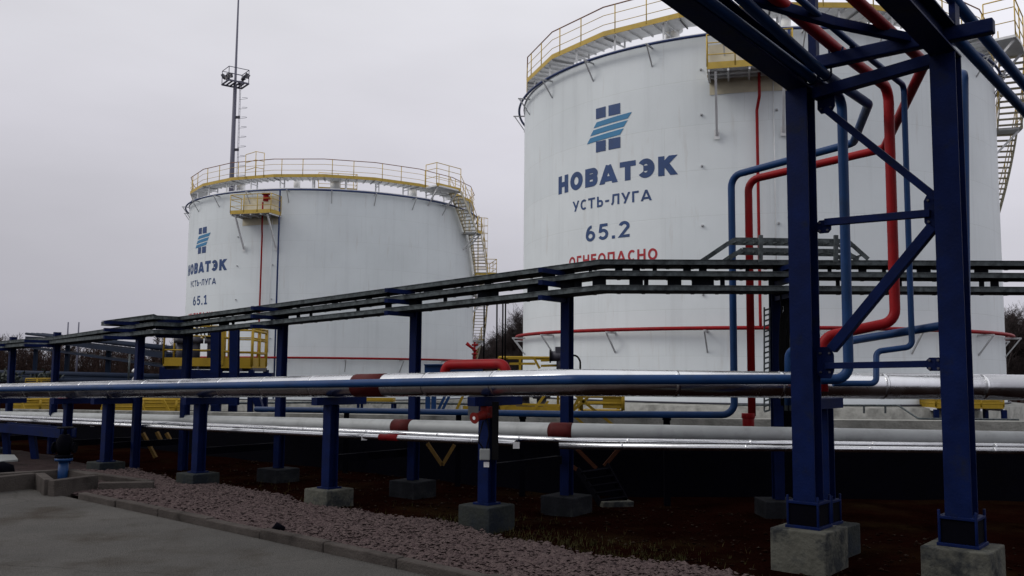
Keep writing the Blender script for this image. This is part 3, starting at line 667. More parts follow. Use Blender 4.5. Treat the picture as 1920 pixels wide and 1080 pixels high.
# bracing in the frame between the two columns
fy = lambda px, py, f: at(px, py, (A0.lerp(C0, f)).y)
BR = [((1548, 205), .10, (1757, 372), .93, .062), ((1548, 417), .10, (1745, 400), .92, .062), ((1560, 655), .14, (1750, 425), .92, .085), ((1548, 686), .10, (1757, 682), .93, .055)]
for (p, fp, q, fq, w) in BR:
    b = MB(); b.beam(fy(*p, fp), fy(*q, fq), w, w, up=RV); b.build('brace', M['navy'], rack, bevel=.003)
for (px, py, f, w, h) in ((1549, 190, .10, .16, .22), (1545, 425, .085, .13, .12), (1548, 680, .09, .15, .28), (1752, 395, .93, .16, .30), (1752, 683, .935, .12, .11)):
    c = fy(px, py, f); b = MB(); b.add([c+RU*i*w/2+Z*j*h/2-RV*(.006*s_) for s_ in (-1, 1) for i, j in ((-1, -.6), (-.6, -1), (.6, -1), (1, -.5), (1, .5), (.6, 1), (-.6, 1), (-1, .6))], [list(range(8)), list(range(15, 7, -1))]+[[i, (i+1) % 8, 8+(i+1) % 8, 8+i] for i in range(8)])
    gp_ = b.build('gusset_plate', M['navy'], rack)
    for i in (-.55, .55):
        for j in (-.6, .6): e_ = c+RU*i*w/2+Z*j*h/2-RV*.006; MB().cyl(e_, e_-RV*.018, .011, 6).build('bolt', M['steeldark'], gp_)

# short column behind the first one carrying the insulated pipe
Bp = Vector((3.02, 8.86, 0)); sup = thing('pipe_support', 'short dark blue support close behind the left column of the rack', 'pipe support', (Bp.x, Bp.y, 0), 'short supports under the insulated pipe')
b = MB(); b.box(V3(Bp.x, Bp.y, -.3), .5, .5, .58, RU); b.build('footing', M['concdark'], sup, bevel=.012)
hcol(Bp, .28, 1.37, .16, sup, 'post'); base(Bp, .28, .16, sup)
b = MB(); b.beam(V3(Bp.x, Bp.y, 1.42)-RV*.28, V3(Bp.x, Bp.y, 1.42)+RV*.4, .12, .1); b.build('cross_beam', M['navy'], sup, bevel=.003)

# pipes on the rack
def armp(px):      # point on the cross-arm line seen at px (plan only)
    k = (px-960)/F_PX*1.0; d = C0-A0; l = d.length; t = (k*A0.y-A0.x)/(RU.x-k*RU.y); return A0+RU*t
def ondir(p, px): k = (px-960)/F_PX; s = (k*p.y-p.x)/(RV.x-k*RV.y); return p+RV*s
PZ = ARM_Z+.06
def rackpipe(px_arm, r, tail, label, m, nm, bend=.2, back=7.5, z=4.63, slope=0):
    p = armp(px_arm); st = p-RV*back
    pts = [V3(st.x, st.y, z+slope*back)]+([V3(p.x, p.y, z)] if slope else [])+tail(p, z)
    o = MB().pipe(pts, r, bend).build(nm, m); tag(o, label, 'pipe', 'pipes carried by the blue rack')
    q = MB()
    if z-r > ARM_Z+.06: q.box(V3(p.x, p.y, ARM_Z+.06), .05, .14, z-r-ARM_Z-.06+.01, RU)
    else: q.tube([V3(p.x, p.y, z)+RU*(r+.012)*math.cos(k*.4)-RU.cross(RV)*0-Z*(r+.012)*math.sin(k*.4)+Z*0 for k in range(9)], .009, 6); q.cyl(V3(p.x, p.y, z)+RU*(r+.01), V3(p.x, p.y, ARM_Z-.05)+RU*(r+.01), .009, 6); q.cyl(V3(p.x, p.y, z)-RU*(r+.01), V3(p.x, p.y, ARM_Z-.05)-RU*(r+.01), .009, 6)
    q.build('pipe_shoe', M['navy'], rack)
    return pts
def t1(p, z):
    d = ondir(p, 1590); bot = at(1590, 711, d.y); lb = at(1078, 712, 8.93); le = at(0, 730, 17.1); le2 = le+(le-lb)*1.25
    return [V3(d.x, d.y, z), V3(d.x, d.y, bot.z), lb, le2]
rackpipe(1533, .048, t1, 'blue pipe dropping behind the left rack column then running along the insulated pipe', M['blue'], 'blue_pipe', .13, z=4.40, slope=.035)
def t2(p, z):
    d = ondir(p, 1641); return [V3(d.x, d.y, z), at(1600, 268, 10.3), at(1371, 330, 11.7), V3(at(1371, 330, 11.7).x, 11.7, at(1371, 778, 11.7).z), at(1080, 777, 11.9), at(480, 767, 16.6)]
rackpipe(1559, .046, t2, 'blue pipe doubling back off the rack, then dropping beside the tall red pipe', M['blue'], 'blue_pipe', .16, z=4.41, slope=.088)
def t3(p, z):
    d = ondir(p, 1680); e1 = at(1680, 603, d.y); e2 = at(1541, 632, 9.25); return [V3(d.x, d.y, z), V3(d.x, d.y, e1.z), e2, V3(e2.x, e2.y, e2.z-.55)]
rackpipe(1581, .052, t3, 'thick red pipe dropping through the rack frame with a leftward crank near its foot', M['red'], 'red_pipe', .15, slope=.03)
def t4(p, z):
    d = ondir(p, 1710); e1 = at(1710, 650, d.y); e2 = at(1643, 659, 8.95); e3 = at(1643, 719, 8.85)
    return [V3(d.x, d.y, z), V3(d.x, d.y, e1.z), e2, e3, at(1562, 719, 8.8)]
rackpipe(1618, .029, t4, 'thin blue pipe dropping beside the thick red one and stepping left over the insulated pipe', M['blue'], 'blue_pipe', .07, z=4.61, slope=.02)
def t5(p, z):
    d = ondir(p, 1752); return [V3(d.x, d.y, z), at(1657, 279, 10.7), at(1403, 338, 11.75), V3(at(1403, 338, 11.75).x, 11.75, at(1403, 780, 11.75).z)]
rackpipe(1695, .05, t5, 'red pipe leaving the rack behind the right column and dropping tall before the tank', M['red'], 'red_pipe', .16)
rackpipe(1787, .05, lambda p, z: [V3(*(p+RV*16).xy, z)], 'blue pipe running on beyond the rack close to the right column', M['blue'], 'blue_pipe', z=4.66)
rackpipe(1812, .05, lambda p, z: [V3(*(p+RV*16).xy, z)], 'outermost blue pipe of the rack resting on the end of the cross arm', M['blue'], 'blue_pipe', z=4.82)
# blue pipe rising behind the right column
pts = [at(1798, 137, 9.1), at(1807, 139, 8.6), at(1811, 603, 8.6), at(1600, 638, 9.6), at(1478, 657, 10.2), at(1478, 760, 10.2)]
tag(MB().pipe(pts, .042, .1).build('blue_pipe', M['blue']), 'blue pipe rising behind the right rack column from a low run to the left', 'pipe', 'pipes carried by the blue rack')

# flange at the foot of the tall red pipe
p = V3(at(1403, 780, 11.75).x, 11.75, at(1403, 780, 11.75).z)
b = MB(); b.cyl(p-Z*.16, p-Z*.002, .075, 16); b.cyl(p-Z*.03, p+Z*.035, .085, 16)
tag(b.build('pipe_flange', M['red'], bevel=.003), 'red flanged stub at the foot of the tall red pipe', 'flange')

# ------------------------------------------------------------------ insulated pipe with supports (row one)
BIG = [at(1075, 717, 9.30), at(0, 733, 17.6)]; BIGL = BIG[1]+(BIG[1]-BIG[0])*1.3
BR_ = [BIG[0], at(1960, 727, 9.95)]; BRR = BR_[1]+(BR_[1]-BR_[0])*.4
rt = thing('insulated_pipe', 'thick silver clad pipe on short blue supports crossing the whole view', 'pipe', (BIG[0].x, BIG[0].y, 0))
b = MB(); path = fillet([BIGL, BIG[0], BRR], .5, 8); b.tube(path, .138, 28); b.build('cladding', M['clad'], rt)
def seamring(par, path, k0, spacing, r, w=.02):
    tot = 0
    for p, q in zip(path, path[1:]):
        ln = (q-p).length; n = int(ln/spacing)
        for i in range(n): c = p.lerp(q, (i+.5)/n); d = (q-p).normalized(); MB().cyl(c-d*w, c+d*w, r, 28).build('seam', M['clad'], par)
seamring(rt, [BIGL, BIG[0]-(BIG[0]-BIGL).normalized()*.5], 0, 1.0, .1405); seamring(rt, [BIG[0]+(BRR-BIG[0]).normalized()*.5, BRR], 0, 1.0, .1405)
u_ = (BIG[0]-BIG[1]).normalized()
def onbig(px): # point on left run seen at px
    k = (px-960)/F_PX; d = u_; p = BIG[1]; s = (k*p.y-p.x)/(d.x-k*d.y); return p+d*s
c = onbig(700); b = MB(); b.cyl(c-u_*.26, c+u_*.26, .142, 28); b.build('band', M['redband'], rt)

def supportpost(px, z_foot, label, w=.145, foot=.44, m='concdark', arm=True, dy=0, low=True, h_foot=None):
    c = onbig(px); c = c+Vector((0, dy, 0)); zt = c.z-.14
    t = thing('pipe_support', label, 'pipe support', (c.x, c.y, 0), 'short supports under the insulated pipe')
    PU, PV = u_.copy(), Vector((-u_.y, u_.x, 0)); PU.z = 0; PU.normalize(); PV.normalize(); PV = PV if PV.y > 0 else -PV
    if foot:
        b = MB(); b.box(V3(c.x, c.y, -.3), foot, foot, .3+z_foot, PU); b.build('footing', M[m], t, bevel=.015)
    b = MB(); b.hsec(V3(c.x, c.y, z_foot), V3(c.x, c.y, zt-.1), w, w, .014, up=PV); b.build('post', M['navy'], t, bevel=.003)
    if foot:
        b = MB(); b.box(V3(c.x, c.y, z_foot), w+.07, w+.07, .02, PU); b.build('base_plate', M['navy'], t)
    if arm:
        b = MB(); b.beam(V3(c.x, c.y, zt-.05)-PV*.28, V3(c.x, c.y, zt-.05)+PV*.55, .11, .098); b.build('cross_beam', M['navy'], t, bevel=.003)
    if low:
        b = MB(); b.beam(V3(c.x, c.y, zt-.78)+PV*.082, V3(c.x, c.y, zt-.78)+PV*1.35, .08, .1); b.build('low_beam', M['black_and_shade'], t)  # beam coloured black in place of the shade under the pipes
    return t, c, PU, PV
SP = [(917, .27, 'short blue support carrying a siren and junction box under the insulated pipe'),
      (626, .22, 'blue pipe support on a bare concrete block, next left of the one with the siren'),
      (383, .20, 'blue pipe support on a block at the gravel edge, second left of the siren'),
      (212, .18, 'blue pipe support on a low block, third left of the siren'),
      (137, .02, 'slim blue pipe support rising behind the hydrant valve'),
      (2, .15, 'blue pipe support cut by the left edge of the photo')]
posts = {}
for px, zf, lb in SP: posts[px] = supportpost(px, zf, lb, foot=(.44 if px != 137 else 0), m=('stained' if px == 626 else 'concdark'), w=(.145 if px > 150 else .12))

# siren, junction box and cables on the support
t_, c, PU, PV = posts[917]
sr = thing('alarm_siren', 'red horn siren fixed high on the support in front of the grey pipe', 'siren', (c.x-.1, c.y-.1, 0))
p = at(889, 784, c.y-.22); q = at(912, 776, c.y-.06); d = (p-q).normalized()
b = MB(); b.tube([q, q.lerp(p, .35), q.lerp(p, .6), p-d*.02, p], [.05, .055, .04, .052, .062], 18); b.build('horn', M['sirenred'], sr)
b = MB(); b.cyl(p-d*.001, p+d*.004, .019, 14); b.build('horn_mouth', M['tagw'], sr)
b = MB(); e1 = at(912, 772, c.y-.05); b.box(e1-Z*.07, .11, .08, .13, PU); b.build('housing', M['sirenred'], sr, bevel=.01)
jb = thing('junction_box', 'small grey junction box with white label on the support below the siren', 'junction box', (c.x, c.y-.13, 0))
p = at(909, 852, c.y-.14); b = MB(); b.box(p-Z*.06, .11, .07, .12, (1, 0)); b.build('enclosure', M['boxgrey'], jb, bevel=.008)
b = MB(); b.box(p-Z*.05+V3(0, -.0372, 0), .085, .004, .10, (1, 0)); b.build('lid', M['boxgrey'], jb)
p2 = at(912, 871, c.y-.12); b = MB(); b.box(p2-Z*.028, .058, .006, .056, (1, 0)); b.build('label_plate', M['tagw'], jb)
b = MB(); b.tube(fillet([at(906, 790, c.y-.13), at(899, 815, c.y-.17), at(897, 828, c.y-.16), at(904, 838, c.y-.14), at(908, 846, c.y-.13)], .05), .008, 6); b.tube(fillet([at(914, 786, c.y-.12), at(917, 815, c.y-.13), at(912, 842, c.y-.13)], .05), .008, 6); b.build('cable', M['black'], jb)
b = MB(); b.box(V3(*at(928, 870, c.y-.10).xy, at(928, 862, c.y-.1).z), .07, .05, .62, (1, 0)); b.build('shade_strip', M['black'], t_)  # added black strip standing for the shaded side of the post
gp = MB(); p = at(892, 758, c.y+.45); gp.box(p-Z*.15, .17, .08, .30, (1, 0)); gp.box(p-Z*.12+V3(0, -.042, 0), .13, .006, .24, (1, 0))
tag(gp.build('control_cabinet', M['boxgrey'], bevel=.006), 'grey steel control cabinet tucked behind the support with the siren', 'cabinet')

# ------------------------------------------------------------------ low pipes between the two rows
def lowrun(top_pts, r):
    return [at(px, py, Y)-Z*r for px, py, Y in top_pts]
G = lowrun([(1980, 810, 10.75), (1062, 793, 10.7), (0, 771, 19.8), (-420, 767.5, 33)], .1)
gr = thing('lagged_pipe', 'dull grey lagged pipe with two dark red bands low in front of the wall', 'pipe', (G[1].x, G[1].y, 0))
b = MB(); b.tube(fillet(G, .6, 6), .1, 24); b.build('lagging', M['cladgrey'], gr)
def onseg(a, b_, px): d = (b_-a); k = (px-960)/F_PX; s = (k*a.y-a.x)/(d.x-k*d.y); return a+d*s
for px, ex, sg in ((762, .15, (1, 2)), (1054, .135, None)):
    if sg: c = onseg(G[1], G[2], px); d = (G[2]-G[1]).normalized(); b = MB(); b.cyl(c-d*.17, c+d*.17, .104, 24); b.build('band', M['redband'], gr)
    else: b = MB(); f = fillet(G, .6, 6)[1:-1]; f2 = [q for q in f if 1030 < 960+F_PX*q.x/q.y < 1082]; b.tube(f2 if len(f2) > 1 else f[:3], .104, 24); b.build('band', M['redband'], gr)
S1 = [at(1980, 846, 10.25), at(1048, 836, 10.2)]
S2 = [at(1980, 838, 10.4), at(1062, 826, 10.35), at(0, 781, 19.0), at(-420, 773, 32)]
S3 = [at(968, 831, 10.65), at(0, 787, 18.6), at(-420, 777, 31)]
for pts, r, lb in ((S1, .036, 'lowest bright silver pipe running right from the stair'), (S2, .034, 'silver pipe running the whole way just under the grey lagged pipe'), (S3, .038, 'bright silver pipe with a red band running left from the siren support')):
    t = thing('clad_pipe', lb, 'pipe', (pts[0].x, pts[0].y, 0), 'slim silver pipes low in front of the wall')
    b = MB(); b.tube(fillet(pts, .5, 5), r, 16); b.build('cladding', M['clad'], t)
    for p, q in zip(pts, pts[1:]):
        n = int((q-p).length/1.2)
        for i in range(n): cc = p.lerp(q, (i+.5)/max(n, 1)); dd = (q-p).normalized(); MB().cyl(cc-dd*.015, cc+dd*.015, r+.002, 16).build('seam', M['clad'], t)
    if r == .038:
        c = onseg(pts[0], pts[1], 735); d = (pts[1]-pts[0]).normalized(); b = MB(); b.cyl(c-d*.17, c+d*.17, r+.004, 16); b.build('band', M['red'], t)
# white tags on short hangers under the silver pipes
TG = [(28, 789, 'white tag plate under the silver pipes, leftmost of the row'), (173, 796, 'white tag plate between the hydrant valve and the next support'), (257, 799, 'white tag plate right of the third support left of the siren'),
      (431, 806, 'white tag plate right of the second support left of the siren'), (683, 820, 'white tag plate under the silver pipe close left of its red band'), (968, 835, 'white tag plate close right of the support with the siren')]
for px, py, lb in TG:
    c = onseg(S3[0], S3[1], px); c = at(px, py, c.y-.06); w = .075
    t = thing('tag_plate', lb, 'tag plate', (c.x, c.y, c.z), 'white tag plates under the silver pipes')
    b = MB(); b.box(c-Z*w/2, w, .008, w, (1, 0)); b.build('plate', M['tagw'], t); b = MB(); b.beam(c+V3(0, .006, .0), c+V3(.02, .9, .0), .05, .06); b.build('hanger', M['navy'], t)
# dark blue channel under the left end of the silver pipes
b = MB(); b.chan(at(0, 800, 17.2), at(128, 812, 15.9), .3, .16, .02); b.beam(at(60, 812, 16.6), at(66, 862, 16.6), .1, .1); b.beam(at(10, 808, 17.2), at(14, 860, 17.2), .1, .1)
tag(b.build('cable_channel', M['navy']), 'dark blue steel channel on legs below the silver pipes at the far left', 'channel')

# ------------------------------------------------------------------ cable trays and their posts
TR = {'top': [(1990, 494, 10.9), (1125, 491, 10.7), (336, 597, 15.4), (288, 594.5, 14.8), (190, 607, 16.3)],
      'mid': [(1990, 517, 10.75), (1125, 512, 10.55), (336, 609, 15.25), (288, 607, 14.65), (100, 634, 18.2), (-120, 652, 23)],
      'low': [(1990, 543, 10.6), (1125, 539, 10.4), (336, 623, 15.1), (288, 621.5, 14.5), (100, 641, 18.0), (-120, 661, 23)]}
lbl = {'top': 'uppermost galvanised cable tray, ending in a lid short of the left edge', 'mid': 'middle galvanised cable tray of the three tier run', 'low': 'lowest galvanised cable tray of the three tier run'}
TP = {}; TRT = {}
def offset_path(pts, dist):
    res = []
    for i, p in enumerate(pts):
        ns = []
        for (a, c) in ((i-1, i), (i, i+1)):
            if a < 0 or c >= len(pts): continue
            d = pts[c]-pts[a]; d.z = 0; d.normalize(); nn = Vector((d.y, -d.x, 0)); ns.append(nn if nn.y > 0 or (abs(nn.y) < .05) else nn)
        m = sum(ns, Vector((0, 0, 0))); m.normalize(); k = 1/max(.5, m.dot(ns[0])); res.append(p+m*dist*k)
    return res
for key in ('low', 'mid', 'top'):
    P = [at(*q) for q in TR[key]]; TP[key] = P; w = .40
    back = offset_path(P, w) if offset_path(P, w)[1].y > P[1].y else offset_path(P, -w)
    t = thing('cable_tray', lbl[key], 'cable tray', (P[1].x, P[1].y, P[1].z), 'three tier cable tray run'); TRT[key] = t
    b = MB()
    for p, q in zip(P, P[1:]): b.beam(p, q, .006, .058); b.beam(p+Z*.028, q+Z*.028, .022, .006); b.beam(p-Z*.028, q-Z*.028, .022, .006)
    b.build('side_rail', M['galv'], t)
    b = MB()
    for p, q in zip(back, back[1:]): b.beam(p, q, .006, .07)
    b.build('side_rail', M['galv'], t)
    b = MB()
    for i in range(len(P)-1):
        vs = [P[i]-Z*.03, P[i+1]-Z*.03, back[i+1]-Z*.03, back[i]-Z*.03]; vs += [v-Z*.006 for v in vs]
        b.add(vs, [[0, 1, 2, 3], [7, 6, 5, 4], [0, 4, 5, 1], [2, 6, 7, 3]])
        n = int((P[i+1]-P[i]).length/.3)
        for k in range(n):
            f = (k+.5)/n; b.beam(P[i].lerp(P[i+1], f)-Z*.037, back[i].lerp(back[i+1], f)-Z*.037, .04, .008)
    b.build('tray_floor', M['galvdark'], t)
    for fr in (.3, .5, .72):
        b = MB(); b.tube(fillet([p.lerp(q, fr)+Z*.005 for p, q in zip(P, back)], .15, 3), .024, 8); b.build('cable', M['black'], t)
    if key == 'top':
        b = MB(); i = len(P)-2; d = (P[i+1]-P[i]).normalized(); e_ = P[i+1]+d*.35
        vs = [P[i]+Z*.043, P[i+1]+Z*.043, back[i+1]+Z*.043, back[i]+Z*.043]; vs += [v+Z*.008 for v in vs]
        b.add(vs, [[0, 1, 2, 3], [7, 6, 5, 4], [0, 4, 5, 1], [2, 6, 7, 3], [1, 5, 6, 2]]); b.build('lid', M['galv'], t)
def traypost(px, Y, zf, label, w=.12, foot=.46, ytop=None):
    lo = TP['low']; c = None
    for a, q in zip(lo, lo[1:]):
        pa, pq = 960+F_PX*a.x/a.y, 960+F_PX*q.x/q.y
        if min(pa, pq) <= px <= max(pa, pq): c = onseg(a, q, px); d = (q-a); d.z = 0; d.normalize()
    n_ = Vector((d.y, -d.x, 0)); n_ = n_ if n_.y > 0 else -n_
    c = c+n_*.62; k = (px-960)/F_PX; c.x = k*c.y
    t = thing('tray_post', label, 'post', (c.x, c.y, 0), 'blue posts carrying the cable trays')
    if foot: b = MB(); b.box(V3(c.x, c.y, -.4), foot, foot, .4+zf, (d.x, d.y)); b.build('footing', M['shaded'], t, bevel=.015)
    zt = c.z+.2; g0 = zf if foot else gz(c.x, c.y)-.1
    b = MB(); b.hsec(V3(c.x, c.y, g0), V3(c.x, c.y, zt), w, w, .012, up=n_); b.build('post', M['navy'], t, bevel=.003)
    for key in ('low', 'mid', 'top'):
        if key == 'top' and px < 190: continue
        Pk = TP[key]
        for a, q in zip(Pk, Pk[1:]):
            pa, pq = 960+F_PX*a.x/a.y, 960+F_PX*q.x/q.y
            if min(pa, pq) <= px <= max(pa, pq): e0 = onseg(a, q, px)
        b = MB(); zz = e0.z-.078; b.beam(V3(c.x, c.y, zz)-n_*(w/2), V3(c.x, c.y, zz)-n_*.60, .06, .055); b.build('arm', M['navy'], t)
    return t, c
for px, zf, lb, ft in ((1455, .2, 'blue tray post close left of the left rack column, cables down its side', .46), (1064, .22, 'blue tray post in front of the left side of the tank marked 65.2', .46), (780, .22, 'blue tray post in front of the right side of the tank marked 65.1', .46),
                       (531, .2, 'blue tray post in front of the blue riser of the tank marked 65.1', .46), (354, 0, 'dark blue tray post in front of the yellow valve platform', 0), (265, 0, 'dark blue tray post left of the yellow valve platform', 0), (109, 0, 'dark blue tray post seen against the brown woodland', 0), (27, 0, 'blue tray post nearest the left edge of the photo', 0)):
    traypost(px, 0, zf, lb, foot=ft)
# hangers between tiers
b = MB()
rh = random.Random(4); px = 345
for i in range(60):
    px += rh.uniform(14, 52)
    if px > 1915: break
    for key, up_ in (('low', 'mid'), ('mid', 'top')):
        a = b_ = None
        for kk in (key, up_):
            Pk = TP[kk]
            for p, q in zip(Pk, Pk[1:]):
                pa, pq = 960+F_PX*p.x/p.y, 960+F_PX*q.x/q.y
                if min(pa, pq) <= px <= max(pa, pq): e0 = onseg(p, q, px)
            if kk == key: a = e0
            else: b_ = e0
        if (i*7+(3 if key == 'low' else 0)) % 5 < 3: b = MB(); b.beam(V3(a.x, a.y+.3, a.z-.03), V3(a.x, a.y+.3, b_.z-.03), rh.choice((.04, .05, .09, .16, .26)), .03); b.build('hanger', M['galvdark'], TRT[key])
# raised cable ladder hopping over the pipes
t = thing('cable_ladder', 'grey cable ladder humped above the trays beside the left rack column', 'cable ladder', tuple(at(1480, 490, 10.9)))
for (x0, xa, xb, x1, yy, Y, dd) in ((1325, 1377, 1590, 1628, 449, 10.85, 0), (1368, 1392, 1580, 1610, 468, 10.7, .1)):
    b = MB(); pts = [at(x0, 484, Y), at(xa, yy, Y), at(xb, yy+3, Y), at(x1, 486, Y)]
    for p, q in zip(pts, pts[1:]): b.beam(p, q, .01, .05); b.beam(p+V3(0, .3, 0), q+V3(0, .3, 0), .01, .05)
    for p, q in zip(pts, pts[1:]):
        n = max(2, int((q-p).length/.12))
        for k in range(n): e_ = p.lerp(q, (k+.5)/n); b.beam(e_, e_+V3(0, .3, 0), .02, .02)
    b.build('ladder_rail', M['galv'], t)
for px in (1426, 1567):
    b = MB(); b.chan(at(px, 492, 10.6), at(px+.3, 441, 10.6), .045, .04, .006); b.build('upright', M['galv'], t)
    for y_ in (452, 471): b = MB(); b.beam(at(px-14, y_, 10.62), at(px+2, y_-1, 10.62), .02, .03); b.build('clamp', M['galv'], t)
# vertical cable ladder and conduits at the post behind the left column
b = MB(); Y = 10.95
for px in (1433, 1443): b.beam(at(px, 576, Y), at(px, 770, Y), .012, .03)
for i in range(20): y_ = 582+i*10; b.beam(at(1433, y_, Y-.02), at(1443, y_-3, Y-.02), .012, .02)
tag(b.build('cable_ladder', M['galv']), 'narrow upright cable ladder left of the post behind the rack', 'cable ladder')
b = MB(); b.cyl(at(1485, 556, 10.8), at(1485, 770, 10.8), .03, 10); b.cyl(at(1476, 560, 10.85), at(1474, 770, 10.85), .022, 8)
tag(b.build('conduit', M['galv']), 'grey upright conduit pair right of the post behind the rack', 'conduit')
b = MB()
for i in range(7):
    x_ = 1464+i*2.6; b.tube(fillet([at(x_, 552, 10.8), at(x_+random.uniform(-5, 5), 580, 10.72), at(x_+random.uniform(-4, 3), 604, 10.78), at(x_-2, 665, 10.85), at(1466+i, 760, 10.9)], .1), .013, 6)
tag(b.build('cable_bundle', M['black']), 'bundle of black cables hanging from the trays at the post behind the rack', 'cables')
# block at the foot of that post
b = MB(); b.box(V3(*at(1466, 800, 11.25).xy, at(1466, 800, 11.25).z), .19, .19, .42, (1, 0)); tag(b.build('equipment_box', M['black_and_shade'], bevel=.01), 'black box at the foot of the post behind the left rack column', 'box')
# conduits hanging by the gap between the tanks
for px, lb in ((908, 'thin dark conduit hanging before the stair of the tank marked 65.1'), (932, 'thin dark conduit in the gap between the tanks, left of the pair'), (943, 'left conduit of the close pair between the tanks'), (948, 'right conduit of the close pair between the tanks')):
    Y = 13.2; b = MB(); b.cyl(at(px, 556, Y), at(px-1, 700, Y), .013, 6); tag(b.build('conduit', M['black']), lb, 'conduit', 'conduits hanging between the tanks')

# ------------------------------------------------------------------ red loop, blue beam, yellow platforms in the middle
b = MB(); Y = 11.6; b.pipe([at(832, 720, Y), at(835, 684, Y), at(948, 682, Y-.6), at(952, 720, Y-.6)], .062, .11)
tag(b.build('red_pipe', M['red']), 'red pipe loop standing up just behind the insulated pipe between the tanks', 'pipe')
t = thing('blue_beam', 'bright blue steel beam on legs behind the red pipe loop', 'beam', tuple(at(845, 760, 17).xy)+(0,))
b = MB(); b.hsec(at(796, 693, 17), at(905, 692, 17), .18, .2, .02); b.build('beam', M['blue'], t)
for px in (803, 814): b = MB(); b.beam(at(px, 704, 17), at(px-1, 790, 17), .09, .09); b.build('leg', M['blue'], t)
for px in (838, 846): b = MB(); b.beam(at(px, 735, 17), at(px-16, 768, 17), .05, .05); b.build('brace', M['blue'], t)

def yplatform(px0, px1, ydeck, Y, depth, h, label, cat='platform', legs=True, nm='access_platform', skirt=.22, under='steeldark', grp=None, gap=None):
    p, q = at(px0, ydeck, Y), at(px1, ydeck, Y); q.z = p.z
    t = thing(nm, label, cat, (p.x, p.y, gz(p.x, p.y)), grp)
    ax = (q-p).normalized(); nn = Vector((-ax.y, ax.x, 0)); nn = nn if nn.y > 0 else -nn
    b = MB(); b.add([v-Z*zz for zz in (0, .05) for v in (p, q, q+nn*depth, p+nn*depth)], [[0, 1, 2, 3], [7, 6, 5, 4], [0, 4, 5, 1], [1, 5, 6, 2], [2, 6, 7, 3], [3, 7, 4, 0]])
    for k in range(4): e0 = p.lerp(q, k/3); b.beam(e0-Z*.1, e0+nn*depth-Z*.1, .06, .1)
    b.build('deck', M[under], t)
    b = MB(); loop = [p, q, q+nn*depth, p+nn*depth, p]
    for u, w in zip(loop, loop[1:]): b.beam(u+Z*(skirt/2-.06), w+Z*(skirt/2-.06), .02, skirt)
    b.build('toe_board', M['plantyellow'], t)
    b = MB(); b.rail(loop, h, .03, step=.9); b.build('railing', M['plantyellow'], t)
    if legs:
        for e0 in (p, q, p+nn*depth, q+nn*depth): b = MB(); b.beam(e0-Z*.1, V3(e0.x, e0.y, gz(e0.x, e0.y)-.1), .14, .14); b.build('leg', M['navy'], t)
    return t, p, q, nn, ax
# valve platform before the farther tank (two decks side by side)
t, p, q, nn, ax = yplatform(306, 404, 682, 26, 1.6, 1.08, 'yellow railed valve platform on dark legs, left of the higher caged stair head', skirt=.24)
b = MB()
for k in range(3): e0 = p.lerp(q, .2+.3*k)+nn*.5; b.cyl(e0, e0+Z*(.6+.2*k), .12, 12); b.cyl(e0+Z*.6, e0+Z*.75, .2, 14); b.cyl(e0+Z*.75, e0+Z*1.1, .04, 8)
b.build('valve', M['steeldark'], t)
b = MB(); e0 = p.lerp(q, .33)+nn*.1+Z*.95; b.tube([e0+ax*.16*math.cos(k*.5236)+Z*.16*math.sin(k*.5236) for k in range(12)], .018, 6, closed=True); b.cyl(e0-ax*.16, e0+ax*.16, .012, 5); b.cyl(e0-Z*.16, e0+Z*.16, .012, 5); b.build('handwheel', M['black'], t)
b = MB()
for k in range(4):
    e0 = p.lerp(q, .62+.07*k)+nn*.3+Z*1.15; b.tube(fillet([e0, e0-Z*.35+ax*.02, e0-Z*.42+ax*.25, e0+ax*.34-Z*.05], .12), .018, 6)
b.build('hose', M['black'], t)
b = MB(); b.beam(p-Z*.3, q-Z*.3, .3, .28); b.beam(p.lerp(q, .3)-Z*.4, p.lerp(q, .15)-Z*1.9, .2, .2); b.beam(p.lerp(q, .9)-Z*.4, p.lerp(q, .78)-Z*1.6, .2, .2); b.build('frame', M['navy'], t)
t, p, q, nn, ax = yplatform(412, 472, 686, 25.4, 1.5, 1.06, 'yellow caged stair head right of the wide yellow valve platform', skirt=.30)
b = MB(); b.rail([q, q+nn*1.4], .98, .04, step=.7); b.beam(q+Z*.03-ax*.42, q+Z*1.0-ax*.42, .07, .05); b.beam(p+Z*.03+ax*.06, p+Z*1.04+ax*.06, .09, .06); b.build('gate_post', M['plantyellow'], t)
b = MB(); b.beam(p-Z*.28, q-Z*.28+ax*.6, .25, .2); b.beam(q-Z*.4, q+ax*.35-Z*1.4, .2, .2); b.build('frame', M['navy'], t)
b = MB(); b.beam(at(470, 676, 26.5), at(491, 680, 26.5), .3, .2); b.beam(at(470, 686, 26.5), at(491, 688, 26.5), .3, .12); tag(b.build('blue_beam', M['navy']), 'dark blue beam stub sticking out right of the caged stair head', 'beam')
for px in (405, 440):
    b = MB(); b.hsec(at(px, 612, 24.6), at(px-1, 760, 24.6), .22, .22, .02); tag(b.build('blue_column', M['navy']), 'dark blue column %s the caged yellow stair head' % ('left of' if px == 405 else 'in front of'), 'column', 'blue columns at the yellow platforms')
